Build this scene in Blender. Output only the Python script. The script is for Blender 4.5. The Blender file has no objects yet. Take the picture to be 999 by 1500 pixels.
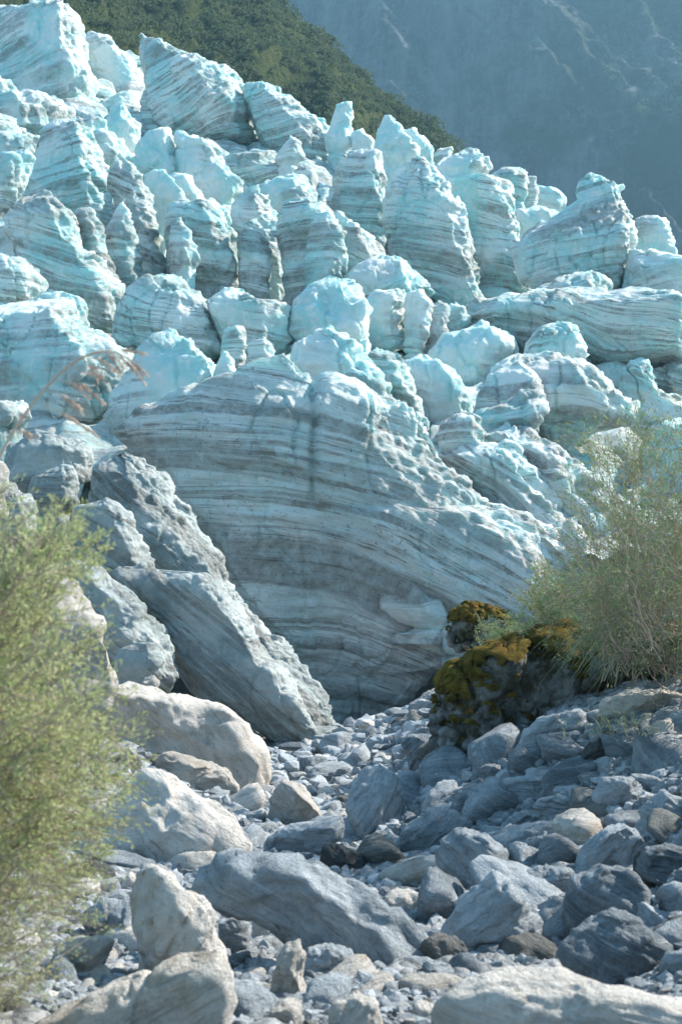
import bpy, bmesh, math, random
import numpy as np

# ------------------------------------------------------------------ camera, sky, sun, exposure
sc = bpy.context.scene
col = sc.collection
F = 1900.0            # focal length in photo pixels (photo 999 x 1500)
CX, CY = 499.5, 750.0
cam_d = bpy.data.cameras.new('camera')
cam = bpy.data.objects.new('camera', cam_d); col.objects.link(cam)
cam_d.sensor_fit = 'VERTICAL'; cam_d.sensor_height = 36.0
cam_d.lens = F / 1500.0 * 36.0
cam.location = (0, 0, 0); cam.rotation_euler = (math.radians(90), 0, 0)
cam_d.clip_start = 0.1; cam_d.clip_end = 9000
cam_d.dof.use_dof = True; cam_d.dof.focus_distance = 38.0; cam_d.dof.aperture_fstop = 4.0
sc.camera = cam

SUN_EL = math.radians(40)
SUN_AZ = math.radians(62)       # clockwise from +Y (view direction) towards +X: the sun stands right and beyond
sdir = np.array([math.sin(SUN_AZ)*math.cos(SUN_EL), math.cos(SUN_AZ)*math.cos(SUN_EL), math.sin(SUN_EL)])
world = bpy.data.worlds.new("World"); sc.world = world; world.use_nodes = True
wt = world.node_tree; wt.nodes.clear()
wo = wt.nodes.new('ShaderNodeOutputWorld'); bg = wt.nodes.new('ShaderNodeBackground')
sky = wt.nodes.new('ShaderNodeTexSky'); sky.sky_type = 'NISHITA'; sky.sun_disc = False
sky.sun_elevation = SUN_EL; sky.sun_rotation = SUN_AZ; sky.altitude = 300; sky.dust_density = 0.6; sky.ozone_density = 1.2
bg.inputs['Strength'].default_value = 0.15
mxw = wt.nodes.new('ShaderNodeMix'); mxw.data_type = 'RGBA'; mxw.blend_type = 'MULTIPLY'; mxw.inputs[0].default_value = 1
mxw.inputs[7].default_value = (0.90, 1.08, 0.98, 1)
wt.links.new(sky.outputs[0], mxw.inputs[6]); wt.links.new(mxw.outputs[2], bg.inputs[0]); wt.links.new(bg.outputs[0], wo.inputs[0])
sl = bpy.data.lights.new('sun', 'SUN'); sl.energy = 5.0; sl.angle = math.radians(0.5); sl.color = (1.0, 0.92, 0.83)
so = bpy.data.objects.new('sun', sl); col.objects.link(so)
from mathutils import Vector
so.rotation_euler = Vector(sdir).to_track_quat('Z', 'Y').to_euler(); so.location = (60, 30, 90)
sc.view_settings.view_transform = 'Standard'; sc.view_settings.look = 'None'
sc.view_settings.exposure = 1.32; sc.view_settings.gamma = 1.0
sc.cycles.use_denoising = True
sc.cycles.max_bounces = 6; sc.cycles.diffuse_bounces = 3; sc.cycles.glossy_bounces = 2
sc.cycles.transmission_bounces = 3; sc.cycles.volume_bounces = 0; sc.cycles.transparent_max_bounces = 8
sc.cycles.caustics_reflective = False; sc.cycles.caustics_refractive = False

rng = np.random.default_rng(7)
random.seed(7)

# ------------------------------------------------------------------ numpy noise
_perm = rng.permutation(256); _perm = np.concatenate([_perm, _perm, _perm])
_gr = rng.normal(size=(256, 3)); _gr /= np.linalg.norm(_gr, axis=1)[:, None]
def perlin(p):
    p = np.asarray(p, float); i = np.floor(p).astype(int); f = p - i
    u = f*f*f*(f*(f*6-15)+10); out = 0
    for dx in (0, 1):
        for dy in (0, 1):
            for dz in (0, 1):
                h = _perm[_perm[_perm[(i[:, 0]+dx) & 255] + ((i[:, 1]+dy) & 255)] + ((i[:, 2]+dz) & 255)]
                g = _gr[h]
                d = g[:, 0]*(f[:, 0]-dx) + g[:, 1]*(f[:, 1]-dy) + g[:, 2]*(f[:, 2]-dz)
                w = (u[:, 0] if dx else 1-u[:, 0])*(u[:, 1] if dy else 1-u[:, 1])*(u[:, 2] if dz else 1-u[:, 2])
                out = out + w*d
    return out*1.6
def fbm(p, o=4, g=0.5):
    a, s, r = 1.0, 1.0, 0
    for k in range(o):
        r = r + a*perlin(p*s + 17.3*k); a *= g; s *= 2.03
    return r
def ridged(p, o=4, g=0.5):
    a, s, r = 1.0, 1.0, 0
    for k in range(o):
        r = r + a*(1-2*np.abs(perlin(p*s + 9.7*k))); a *= g; s *= 2.1
    return r
def voro(p):
    """distance to nearest feature point, and a per-cell random value"""
    p = np.asarray(p, float); i = np.floor(p).astype(int)
    b1 = np.full(len(p), 9.0); b2 = b1.copy(); cid = np.zeros(len(p))
    for dx in (-1, 0, 1):
        for dy in (-1, 0, 1):
            for dz in (-1, 0, 1):
                c = i + (dx, dy, dz)
                h = _perm[_perm[_perm[c[:, 0] & 255] + (c[:, 1] & 255)] + (c[:, 2] & 255)]
                q = c + 0.5 + 0.42*_gr[h]
                d = np.sqrt(((p-q)**2).sum(1))
                m = d < b1
                b2 = np.where(m, b1, np.minimum(b2, d)); b1 = np.where(m, d, b1); cid = np.where(m, h/255.0, cid)
    return b1, b2, cid
def sstep(a, b, x):
    t = np.clip((x-a)/(b-a), 0, 1); return t*t*(3-2*t)

def P(px, py, Y):
    """the point seen at a photo pixel, Y metres in front of the camera"""
    return np.array([(px-CX)/F*Y, Y, (CY-py)/F*Y])

# ------------------------------------------------------------------ mesh / object helpers
def mesh_np(name, V, faces, mat=None, attrs=None, smooth=True):
    me = bpy.data.meshes.new(name)
    V = np.asarray(V, np.float32); faces = np.asarray(faces, np.int32); n = faces.shape[1]
    me.vertices.add(len(V)); me.vertices.foreach_set('co', V.ravel())
    me.loops.add(faces.size); me.loops.foreach_set('vertex_index', faces.ravel())
    me.polygons.add(len(faces)); me.polygons.foreach_set('loop_start', np.arange(len(faces), dtype=np.int32)*n)
    me.polygons.foreach_set('loop_total', np.full(len(faces), n, np.int32))
    me.polygons.foreach_set('use_smooth', np.full(len(faces), bool(smooth)))
    if attrs:
        for k, v in attrs.items():
            a = me.attributes.new(k, 'FLOAT', 'POINT'); a.data.foreach_set('value', np.asarray(v, np.float32))
    me.update(calc_edges=True)
    if mat: me.materials.append(mat)
    return me
def link(name, me, loc=(0, 0, 0), parent=None, label=None, cat=None, group=None, kind=None):
    o = bpy.data.objects.new(name, me); o.location = loc; col.objects.link(o)
    if parent: o.parent = parent
    if label: o['label'] = label
    if cat: o['category'] = cat
    if group: o['group'] = group
    if kind: o['kind'] = kind
    return o
def grid_faces(nr, nc, wrap=False):
    r = np.arange(nr-1)[:, None]; c = np.arange(nc if wrap else nc-1)[None, :]
    c2 = (c+1) % nc
    a = r*nc+c; b = r*nc+c2; d = (r+1)*nc+c2; e = (r+1)*nc+c
    return np.stack([a, b, d, e], -1).reshape(-1, 4)
def tri_normals(V, T):
    n = np.cross(V[T[:, 1]]-V[T[:, 0]], V[T[:, 2]]-V[T[:, 0]])
    N = np.zeros_like(V)
    for k in range(3): np.add.at(N, T[:, k], n)
    return N/(np.linalg.norm(N, axis=1)[:, None]+1e-12)
_ico = {}
def ico(s):
    if s not in _ico:
        bm = bmesh.new(); bmesh.ops.create_icosphere(bm, subdivisions=s, radius=1)
        V = np.array([v.co[:] for v in bm.verts]); T = np.array([[v.index for v in f.verts] for f in bm.faces]); bm.free()
        _ico[s] = (V, T)
    return _ico[s]
def tubes(paths, radii, sides=4):
    """many polylines as one mesh: paths list of (n,3), radii list of (n,)"""
    Vs, Fs, off = [], [], 0
    ang = np.arange(sides)/sides*2*math.pi
    for p, r in zip(paths, radii):
        t = np.gradient(p, axis=0); t /= np.linalg.norm(t, axis=1)[:, None]+1e-9
        ref = np.array([0.3, 0.9, 0.2]); a = np.cross(t, ref); a /= np.linalg.norm(a, axis=1)[:, None]+1e-9; b = np.cross(t, a)
        V = p[:, None, :] + np.asarray(r)[:, None, None]*(np.cos(ang)[None, :, None]*a[:, None, :] + np.sin(ang)[None, :, None]*b[:, None, :])
        Vs.append(V.reshape(-1, 3)); Fs.append(grid_faces(len(p), sides, True)+off); off += len(p)*sides
    return np.concatenate(Vs), np.concatenate(Fs)

# ------------------------------------------------------------------ materials
class NT:
    def __init__(s, name):
        s.m = bpy.data.materials.new(name); s.m.use_nodes = True; s.t = s.m.node_tree; s.t.nodes.clear()
        s.out = s.n('ShaderNodeOutputMaterial')
    def n(s, typ, **kw):
        x = s.t.nodes.new(typ)
        for k, v in kw.items(): setattr(x, k, v)
        return x
    def l(s, a, b): s.t.links.new(a, b)
    def put(s, sock, v):
        if hasattr(v, 'links') or hasattr(v, 'is_output'): s.l(v, sock)
        elif isinstance(v, (tuple, list)) and len(v) == 3 and sock.type == 'RGBA': sock.default_value = (*v, 1)
        else: sock.default_value = v
    def math(s, op, a, b=0.0, c=None):
        x = s.n('ShaderNodeMath', operation=op); s.put(x.inputs[0], a); s.put(x.inputs[1], b)
        if c is not None: s.put(x.inputs[2], c)
        return x.outputs[0]
    def mr(s, v, a, b, c=0.0, d=1.0):
        x = s.n('ShaderNodeMapRange'); x.interpolation_type = 'SMOOTHSTEP'; s.put(x.inputs[0], v)
        for k, q in zip((1, 2, 3, 4), (a, b, c, d)): x.inputs[k].default_value = q
        return x.outputs[0]
    def pos(s): return s.n('ShaderNodeNewGeometry').outputs['Position']
    def objc(s): return s.n('ShaderNodeTexCoord').outputs['Object']
    def attr(s, name): return s.n('ShaderNodeAttribute', attribute_name=name).outputs['Fac']
    def vscale(s, v, f):
        x = s.n('ShaderNodeVectorMath', operation='SCALE'); s.l(v, x.inputs[0]); s.put(x.inputs['Scale'], f); return x.outputs[0]
    def vadd(s, a, b):
        x = s.n('ShaderNodeVectorMath', operation='ADD'); s.l(a, x.inputs[0]); s.l(b, x.inputs[1]); return x.outputs[0]
    def comb(s, a, b=0.0, c=0.0):
        x = s.n('ShaderNodeCombineXYZ'); s.put(x.inputs[0], a); s.put(x.inputs[1], b); s.put(x.inputs[2], c); return x.outputs[0]
    def noise(s, v, scale, detail=4, rough=0.55, dist=0.0):
        x = s.n('ShaderNodeTexNoise'); s.l(v, x.inputs['Vector']); x.inputs['Scale'].default_value = scale
        x.inputs['Detail'].default_value = detail; x.inputs['Roughness'].default_value = rough; x.inputs['Distortion'].default_value = dist
        return x.outputs['Fac']
    def vor(s, v, scale, feat='F1'):
        x = s.n('ShaderNodeTexVoronoi', feature=feat); s.l(v, x.inputs['Vector']); x.inputs['Scale'].default_value = scale; return x
    def mix(s, f, a, b, blend='MIX'):
        x = s.n('ShaderNodeMix', data_type='RGBA', blend_type=blend); s.put(x.inputs[0], f); s.put(x.inputs[6], a); s.put(x.inputs[7], b); return x.outputs[2]
    def bump(s, h, dist, strength=1.0, nrm=None):
        x = s.n('ShaderNodeBump'); s.l(h, x.inputs['Height']); x.inputs['Distance'].default_value = dist; x.inputs['Strength'].default_value = strength
        if nrm is not None: s.l(nrm, x.inputs['Normal'])
        return x.outputs[0]
    def bsdf(s, color, rough=0.8, nrm=None, spec=0.3, **kw):
        x = s.n('ShaderNodeBsdfPrincipled'); s.put(x.inputs['Base Color'], color); s.put(x.inputs['Roughness'], rough)
        x.inputs['Specular IOR Level'].default_value = spec
        if nrm is not None: s.l(nrm, x.inputs['Normal'])
        for k, v in kw.items(): s.put(x.inputs[k.replace('_', ' ')], v)
        s.l(x.outputs[0], s.out.inputs[0]); return x

def ice_material(name, near=False, wall=False):
    t = NT(name); pos = t.pos(); st = t.attr('strata'); dirt = t.attr('dirt')
    sv = t.vadd(t.vscale(pos, 0.10), t.comb(t.math('MULTIPLY', st, 1.35)))
    band = t.noise(sv, 1.0, 6, 0.72)
    broad = t.noise(t.vadd(t.vscale(pos, 0.07), t.comb(t.math('MULTIPLY', st, 0.42), 9.0)), 1.0, 5, 0.7)
    sv2 = t.vadd(t.vscale(pos, 0.30), t.comb(t.math('MULTIPLY', st, 2.6), 5.0))
    thin = t.noise(sv2, 1.0, 5, 0.75)
    patch = t.noise(pos, 0.13 if not near else 0.3, 5, 0.62)
    fine = t.noise(pos, 1.6 if not near else 4, 7, 0.8)
    l1 = t.mr(band, 0.49, 0.57); l2 = t.mr(thin, 0.52, 0.60); l3 = t.mr(broad, 0.50, 0.60)
    lines = t.math('MAXIMUM', t.math('MULTIPLY', l1, 0.75), t.math('MULTIPLY', l2, 0.9))
    lines = t.math('MAXIMUM', lines, t.math('MULTIPLY', l3, 0.6))
    brk = t.mr(fine, 0.36, 0.62)
    k = t.math('MULTIPLY', lines, t.math('MULTIPLY_ADD', brk, 0.6, 0.4))
    pm = t.mr(t.math('ADD', patch, t.math('MULTIPLY_ADD', dirt, 0.52, -0.19)), 0.38, 0.56)
    k = t.math('MULTIPLY', k, pm)
    wash = t.math('MULTIPLY', t.mr(t.math('MULTIPLY_ADD', broad, 0.6, t.math('MULTIPLY', patch, 0.4)), 0.40, 0.62), dirt)
    if near:
        clean = t.mix(t.mr(t.noise(pos, 0.5, 5, 0.6), 0.35, 0.65), (0.24, 0.30, 0.295), (0.50, 0.54, 0.52))
        clean = t.mix(t.mr(fine, 0.5, 0.8), clean, (0.66, 0.68, 0.67))
    else:
        clean = t.mix(t.mr(t.noise(pos, 0.25, 3, 0.5), 0.38, 0.62), *(((0.62, 0.77, 0.76), (0.86, 0.89, 0.87)) if wall else ((0.45, 0.79, 0.79), (0.82, 0.90, 0.88))))
        clean = t.mix(t.mr(fine, 0.47, 0.66), clean, (0.90, 0.90, 0.88))
    c = t.mix(t.math('MULTIPLY', wash, 0.7), clean, (0.46, 0.50, 0.49))
    c = t.mix(t.math('MULTIPLY', k, 0.92), c, (0.105, 0.088, 0.072))
    peb = t.math('MULTIPLY', t.mr(t.noise(pos, 4.0 if not near else 12, 4, 0.85), 0.56, 0.70), t.math('MULTIPLY', dirt, 0.75))
    c = t.mix(peb, c, (0.13, 0.12, 0.11))
    h = t.math('MULTIPLY_ADD', thin, -0.35, t.math('MULTIPLY', fine, 1.3))
    h = t.math('MULTIPLY_ADD', t.noise(pos, 6.0, 5, 0.75), 0.35, h)
    vf = t.vor(pos, 1.7 if not near else 5.0); h = t.math('MULTIPLY_ADD', t.mr(vf.outputs['Distance'], 0.0, 0.9), -0.55, h)
    nrm = t.bump(h, 0.32 if not near else 0.14, 0.9)
    b = t.bsdf(c, 0.5, nrm, 0.35)
    b.inputs['Subsurface Weight'].default_value = 0.35 if not near else 0.08
    b.inputs['Subsurface Radius'].default_value = (0.45, 1.0, 0.95)
    b.inputs['Subsurface Scale'].default_value = 0.6 if not near else 0.15
    b.subsurface_method = 'BURLEY'
    return t.m

def rock_material(name, dark, light, stain=None, moss=0.0, use_obj=False):
    t = NT(name); pos = t.objc() if use_obj else t.pos(); st = t.attr('strata')
    rnd = t.n('ShaderNodeObjectInfo').outputs['Random']
    sv = t.vadd(t.vscale(pos, 2.2), t.comb(t.math('MULTIPLY', st, 9.0), t.math('MULTIPLY', rnd, 30.0)))
    streak = t.noise(sv, 1.0, 6, 0.7)
    svb = t.vadd(t.vscale(pos, 4.5), t.comb(t.math('MULTIPLY', st, 30.0)))
    vein = t.noise(svb, 1.0, 3, 0.6)
    big = t.noise(pos, 1.3, 5, 0.6); fine = t.noise(pos, 34.0, 4, 0.8)
    f = t.math('MULTIPLY_ADD', streak, 0.75, t.math('MULTIPLY_ADD', big, 0.45, t.math('MULTIPLY', fine, 0.45)))
    f = t.math('ADD', f, t.math('MULTIPLY_ADD', rnd, 0.34, -0.17))
    c = t.mix(t.mr(f, 0.50, 1.10), dark, light)
    gr2 = t.noise(pos, 11.0, 6, 0.8); c = t.mix(t.math('MULTIPLY', t.mr(gr2, 0.52, 0.66), 0.5), c, tuple(v*0.5 for v in light))
    lich = t.vor(t.vadd(pos, t.vscale(t.comb(gr2, gr2, gr2), 0.10)), 7.0); c = t.mix(t.math('MULTIPLY', t.mr(lich.outputs['Distance'], 0.30, 0.20), t.mr(big, 0.50, 0.62, 0.0, 0.45)), c, tuple(min(.8, v*1.3) for v in light))
    c = t.mix(t.math('MULTIPLY', t.mr(vein, 0.60, 0.72), 0.45), c, tuple(min(0.75, v*1.45) for v in light))
    c = t.mix(t.math('MULTIPLY', t.mr(vein, 0.42, 0.30), 0.45), c, tuple(v*0.45 for v in dark))
    if stain:
        c = t.mix(t.math('MULTIPLY', t.mr(t.noise(pos, 2.2, 6, 0.7), 0.55, 0.72), 0.6), c, stain)
    if moss:
        mm = t.math('MULTIPLY', t.mr(t.noise(pos, 1.6, 6, 0.75), 0.50-0.1*moss, 0.60), moss)
        c = t.mix(mm, c, (0.055, 0.045, 0.012))
    h = t.math('MULTIPLY_ADD', streak, 0.7, t.math('MULTIPLY_ADD', vein, 0.5, t.math('MULTIPLY_ADD', gr2, 0.9, t.math('MULTIPLY', fine, 0.7))))
    nrm = t.bump(h, 0.06, 1.0)
    t.bsdf(c, 0.85, nrm, 0.25)
    return t.m

M_ice = ice_material('glacier_ice'); M_ice_near = ice_material('dead_ice', True); M_ice_wall = ice_material('banded_ice', False, True)
M_rock = rock_material('grey_schist', (0.14, 0.17, 0.19), (0.50, 0.55, 0.58))
M_pale = rock_material('pale_schist', (0.40, 0.375, 0.335), (0.80, 0.755, 0.69), stain=(0.44, 0.34, 0.23))
M_dark = rock_material('dark_schist', (0.06, 0.065, 0.065), (0.24, 0.245, 0.23), stain=(0.12, 0.075, 0.03))
M_mossrock = rock_material('mossy_schist', (0.12, 0.13, 0.135), (0.42, 0.43, 0.42), moss=0.9)
M_stone = rock_material('loose_stone', (0.13, 0.155, 0.175), (0.48, 0.53, 0.56), use_obj=False)

t = NT('fine_rubble'); pos = t.pos()
n1 = t.noise(pos, 3.0, 8, 0.75); v1 = t.vor(pos, 11.0)
c = t.mix(t.mr(n1, 0.3, 0.7), (0.12, 0.13, 0.135), (0.33, 0.34, 0.34))
c = t.mix(0.55, c, t.mix(t.mr(v1.outputs['Color'], 0.1, 0.9), (0.14, 0.15, 0.155), (0.42, 0.43, 0.43)))
t.bsdf(c, 0.95, t.bump(t.math('MULTIPLY_ADD', v1.outputs['Distance'], -1.0, n1), 0.08, 1.0), 0.15); M_ground = t.m

t = NT('moss'); pos = t.pos(); n1 = t.noise(pos, 5.0, 6, 0.75)
c = t.mix(t.mr(n1, 0.35, 0.65), (0.060, 0.048, 0.012), (0.21, 0.150, 0.030))
c = t.mix(t.mr(t.noise(pos, 1.5, 4, 0.6), 0.52, 0.68), c, (0.22, 0.12, 0.03))
t.bsdf(c, 1.0, t.bump(t.noise(pos, 40, 5, 0.8), 0.05, 1.0), 0.1); M_moss = t.m

def leaf_material(name, cols, trans=0.35):
    t = NT(name); r = t.n('ShaderNodeNewGeometry').outputs['Random Per Island']
    c = t.mix(t.mr(r, 0.0, 0.5), cols[0], cols[1]); c = t.mix(t.mr(r, 0.55, 1.0), c, cols[2])
    n = t.noise(t.pos(), 2.2, 3, 0.6); c = t.mix(t.mr(n, 0.4, 0.65), c, cols[3])
    d = t.n('ShaderNodeBsdfDiffuse'); tr = t.n('ShaderNodeBsdfTranslucent'); ms = t.n('ShaderNodeMixShader')
    t.l(c, d.inputs[0]); t.l(c, tr.inputs[0]); ms.inputs[0].default_value = trans
    t.l(d.outputs[0], ms.inputs[1]); t.l(tr.outputs[0], ms.inputs[2]); t.l(ms.outputs[0], t.out.inputs[0])
    return t.m
M_leafL = leaf_material('fresh_leaves', [(0.29, 0.35, 0.14), (0.45, 0.50, 0.23), (0.60, 0.52, 0.36), (0.38, 0.43, 0.20)], 0.5)
M_leafR = leaf_material('olive_leaves', [(0.15, 0.22, 0.10), (0.25, 0.31, 0.14), (0.42, 0.32, 0.19), (0.17, 0.27, 0.13)], 0.45)
M_grass = leaf_material('dry_grass', [(0.24, 0.28, 0.16), (0.34, 0.35, 0.22), (0.45, 0.38, 0.25), (0.24, 0.30, 0.18)], 0.3)
M_plume = leaf_material('straw_plume', [(0.52, 0.42, 0.34), (0.62, 0.49, 0.40), (0.70, 0.56, 0.46), (0.55, 0.43, 0.35)], 0.35)
t = NT('twig_bark'); t.bsdf(t.mix(t.noise(t.pos(), 9, 3), (0.20, 0.155, 0.11), (0.45, 0.36, 0.29)), 0.9); M_twig = t.m

# ------------------------------------------------------------------ terrain
def tps_fit(X, v, reg=1e-4):
    X = np.asarray(X, float); n = len(X)
    d = np.linalg.norm(X[:, None]-X[None], axis=2); K = np.where(d > 0, d*d*np.log(d+1e-12), 0) + reg*np.eye(n)
    Q = np.hstack([np.ones((n, 1)), X]); A = np.zeros((n+3, n+3)); A[:n, :n] = K; A[:n, n:] = Q; A[n:, :n] = Q.T
    w = np.linalg.solve(A, np.concatenate([v, np.zeros(3)]))
    def f(Z):
        Z = np.asarray(Z, float); out = w[n] + Z @ w[n+1:]
        for k in range(n):
            d2 = ((Z-X[k])**2).sum(1); out += w[k]*0.5*d2*np.log(d2+1e-12)
        return out
    return f
G = [  # px, py, distance: ground points; unseen ones past the right edge raised for shade
 (-250,1560,5),(0,1500,5.8),(250,1505,6.0),(500,1500,6.2),(750,1500,6.0),(999,1490,5.8),(1250,1400,5.6),
 (500,1620,4),(0,1640,4),(999,1620,4),(500,1900,3),(0,1900,3),(999,1900,3),
 (-250,1340,8),(100,1400,8),(330,1425,8),(500,1400,8.5),(700,1425,8),(850,1440,8),(999,1380,8),(1250,1150,8),
 (-250,1150,12),(60,1260,12),(200,1275,12),(350,1290,12),(500,1300,12),(640,1310,11.5),(800,1300,10.5),(950,1250,11),(1250,900,12),
 (-250,950,20),(0,1060,20),(150,1130,19),(300,1180,19),(420,1190,20),(520,1215,18),(640,1205,15),(760,1180,14.5),(880,1130,14),(999,1080,14),(1300,760,17),
 (200,1060,26),(300,1120,26),(400,1130,28),(470,1120,30),(540,1110,28),(600,1090,25),(700,1060,19),(820,1000,18.5),(930,960,18),(1010,940,18),(1300,700,22),
 (-250,880,28),(0,950,28),(120,1000,28),(220,1055,31),(400,1100,38),(470,1080,42),(550,1052,46),(590,1040,42),(640,1010,35),(700,990,28),
 (200,1120,45),(380,1100,48),(560,1055,60),(-250,950,60),(1250,850,60),(1250,800,40),(1000,960,40),(850,1000,50),(800,1040,60)]
gX = np.array([((a-CX)/F, math.log(Y)*0.25) for a, b, Y in G]); gV = np.array([(CY-b)/F for a, b, Y in G])
_S = tps_fit(gX, gV, 2e-5)
def ground_z(x, y):
    x = np.asarray(x, float); y = np.asarray(y, float); yc = np.clip(y, 3.0, 60.0)
    u = np.clip(x/yc, -0.42, 0.42)
    return yc*_S(np.stack([u, np.log(yc)*0.25], 1))
_LY = np.exp(np.linspace(math.log(4.5), math.log(60), 400))
def ground_at(px, py, default=None):
    u = (px-CX)/F; s = (CY-py)/F
    d = _S(np.stack([np.full(400, u), np.log(_LY)*0.25], 1)) - s
    k = np.where((d[:-1] < 0) & (d[1:] >= 0))[0]
    if len(k) == 0: return default
    k = k[0]; f = -d[k]/(d[k+1]-d[k]); return _LY[k]*(1-f)+_LY[k+1]*f

def axis_lines(a, n1, far, n2):
    c = np.linspace(-a, a, n1); g = a*np.exp(np.linspace(0, math.log(far/a), n2+1))[1:]
    return np.concatenate([-g[::-1], c, g])
xs = axis_lines(13, 520, 3000, 70)
ys = np.concatenate([-np.exp(np.linspace(math.log(3000), math.log(2), 30)), np.linspace(-1.8, 2.8, 16), np.exp(np.linspace(math.log(3), math.log(62), 620)), np.exp(np.linspace(math.log(64), math.log(4000), 50))])
XX, YY = np.meshgrid(xs, ys); x, y = XX.ravel(), YY.ravel(); z = ground_z(x, y)
near = np.where((y > 2.5) & (y < 64) & (np.abs(x) < 0.45*y+2))[0]
p3 = np.stack([x, y, z], 1)[near]
d, d2, cid = voro(p3*2.6); db, _, _ = voro(p3*0.9)
z[near] += 0.07*fbm(p3*0.8, 5) + 0.05*fbm(p3*4, 4) + 0.10*(cid-0.5)*sstep(0, .2, d2-d) + 0.05*np.maximum(0, 0.7-db)
z[y > 62] -= 1.0*(np.minimum(y[y > 62], 200)-62)*0.02
me = mesh_np('ground', np.stack([x, y, z], 1), grid_faces(len(ys), len(xs)), M_ground)
link('ground', me, kind='structure')

# ------------------------------------------------------------------ generators for rock and ice
def polar_blob(poly, Y, T, sub, seed, facets=9, soft=0.25, ybias=0.0):
    """closed body with the outline poly (photo pixels) at distance Y and half thickness T (m); planes cut its near and far faces"""
    r = np.random.default_rng(seed); pg = np.array(poly, float)
    x0 = (pg[:, 0]-CX)/F*Y; z0 = (CY-pg[:, 1])/F*Y
    A = np.stack([x0, z0], 1); c = 0.5*(A.min(0)+A.max(0)) if len(A) < 3 else A.mean(0)*0.5+0.25*(A.min(0)+A.max(0))
    B = np.roll(A, -1, 0)
    th = np.linspace(-math.pi, math.pi, 721); R = np.zeros(721)
    for k, a in enumerate(th):
        d = np.array([math.cos(a), math.sin(a)]); best = 0
        e = B-A; w = A-c; den = d[0]*e[:, 1]-d[1]*e[:, 0]
        den = np.where(np.abs(den) < 1e-9, 1e-9, den)
        tt = (w[:, 0]*e[:, 1]-w[:, 1]*e[:, 0])/den; uu = (w[:, 0]*d[1]-w[:, 1]*d[0])/den
        ok = (uu >= -1e-6) & (uu <= 1+1e-6) & (tt > 0)
        R[k] = tt[ok].max() if ok.any() else np.nan
    bad = np.isnan(R); R[bad] = np.interp(th[bad], th[~bad], R[~bad])
    V, Tq = ico(sub); n = V
    pn = r.normal(size=(facets, 3)); pn /= np.linalg.norm(pn, axis=1)[:, None]
    pn = np.vstack([pn, [[r.uniform(-.5, .5), -1, r.uniform(-.4, .4)]]]); pn /= np.linalg.norm(pn, axis=1)[:, None]
    pd = r.uniform(0.42, 0.82, len(pn))
    def rad(D):
        q = D @ pn.T/pd[None]; q = np.maximum(q, 0.85)
        return 1.0/np.power((q**34).sum(1), 1/34.0)
    rr = rad(n); flat = n*[1, 0, 1]; fl = np.linalg.norm(flat, axis=1)+1e-9; flat = flat/fl[:, None]
    rs = rad(flat); k = rr/rs
    a = np.arctan2(n[:, 2], n[:, 0]); Rb = np.interp(a, th, R)
    sx = fl*np.clip(k, 0.75, 1.15)*0.5 + fl*0.5
    sx = np.where(fl > 0.999, 1, np.minimum(sx, 1))
    X = np.stack([c[0]+sx*Rb*np.cos(a), Y + T*(n[:, 1]*rr + ybias*n[:, 2]), c[1]+sx*Rb*np.sin(a)], 1)
    return X, Tq, np.array([c[0], Y, c[1]])

def rock_detail(X, Tq, size, seed, sdir_, edge=0.5):
    N = tri_normals(X, Tq); o = np.array([seed*3.7, seed*1.3, 0]); q = X/size
    s = X @ sdir_ + 0.06*size*fbm(q*1.2+o, 2)
    cp = q*[2.1, 2.1, 2.1]+o + 0.25*np.stack([perlin(q*3+o), perlin(q*3+o+9), perlin(q*3+o+20)], 1); cp = cp + np.outer(s/size, sdir_)*1.6
    v1, v2, ci = voro(cp); e = sstep(0.0, 0.16, v2-v1); w1, w2, cj = voro(cp*2.7+5); ew = sstep(0.0, 0.18, w2-w1)
    led = perlin(np.stack([s/size*7, q[:, 0]*1.2+seed, q[:, 2]*1.2], 1))
    lay = s/size*5.5 + 0.35*fbm(q*1.5+o, 2); fl_ = np.floor(lay); fr = lay-fl_; hs_ = np.modf(np.abs(np.sin(fl_*12.9898+seed)*437.585))[0]; hn = np.modf(np.abs(np.sin((fl_+1)*12.9898+seed)*437.585))[0]
    lay = hs_+(hn-hs_)*sstep(.82, 1.0, fr) - 0.5
    h = size*(0.016*fbm(q*1.6+o, 3) + 0.014*fbm(q*4+o, 4) + 0.07*(ci-0.5)*sstep(0, .09, v2-v1) + 0.035*(cj-0.5)*sstep(0, .1, w2-w1) - 0.012*(1-e) + 0.05*edge*lay*2*(0.35+0.65*sstep(-.2, .3, perlin(q*1.3+o+30))) + 0.008*fbm(q*14+o, 3))
    return X + N*h[:, None], s

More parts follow.
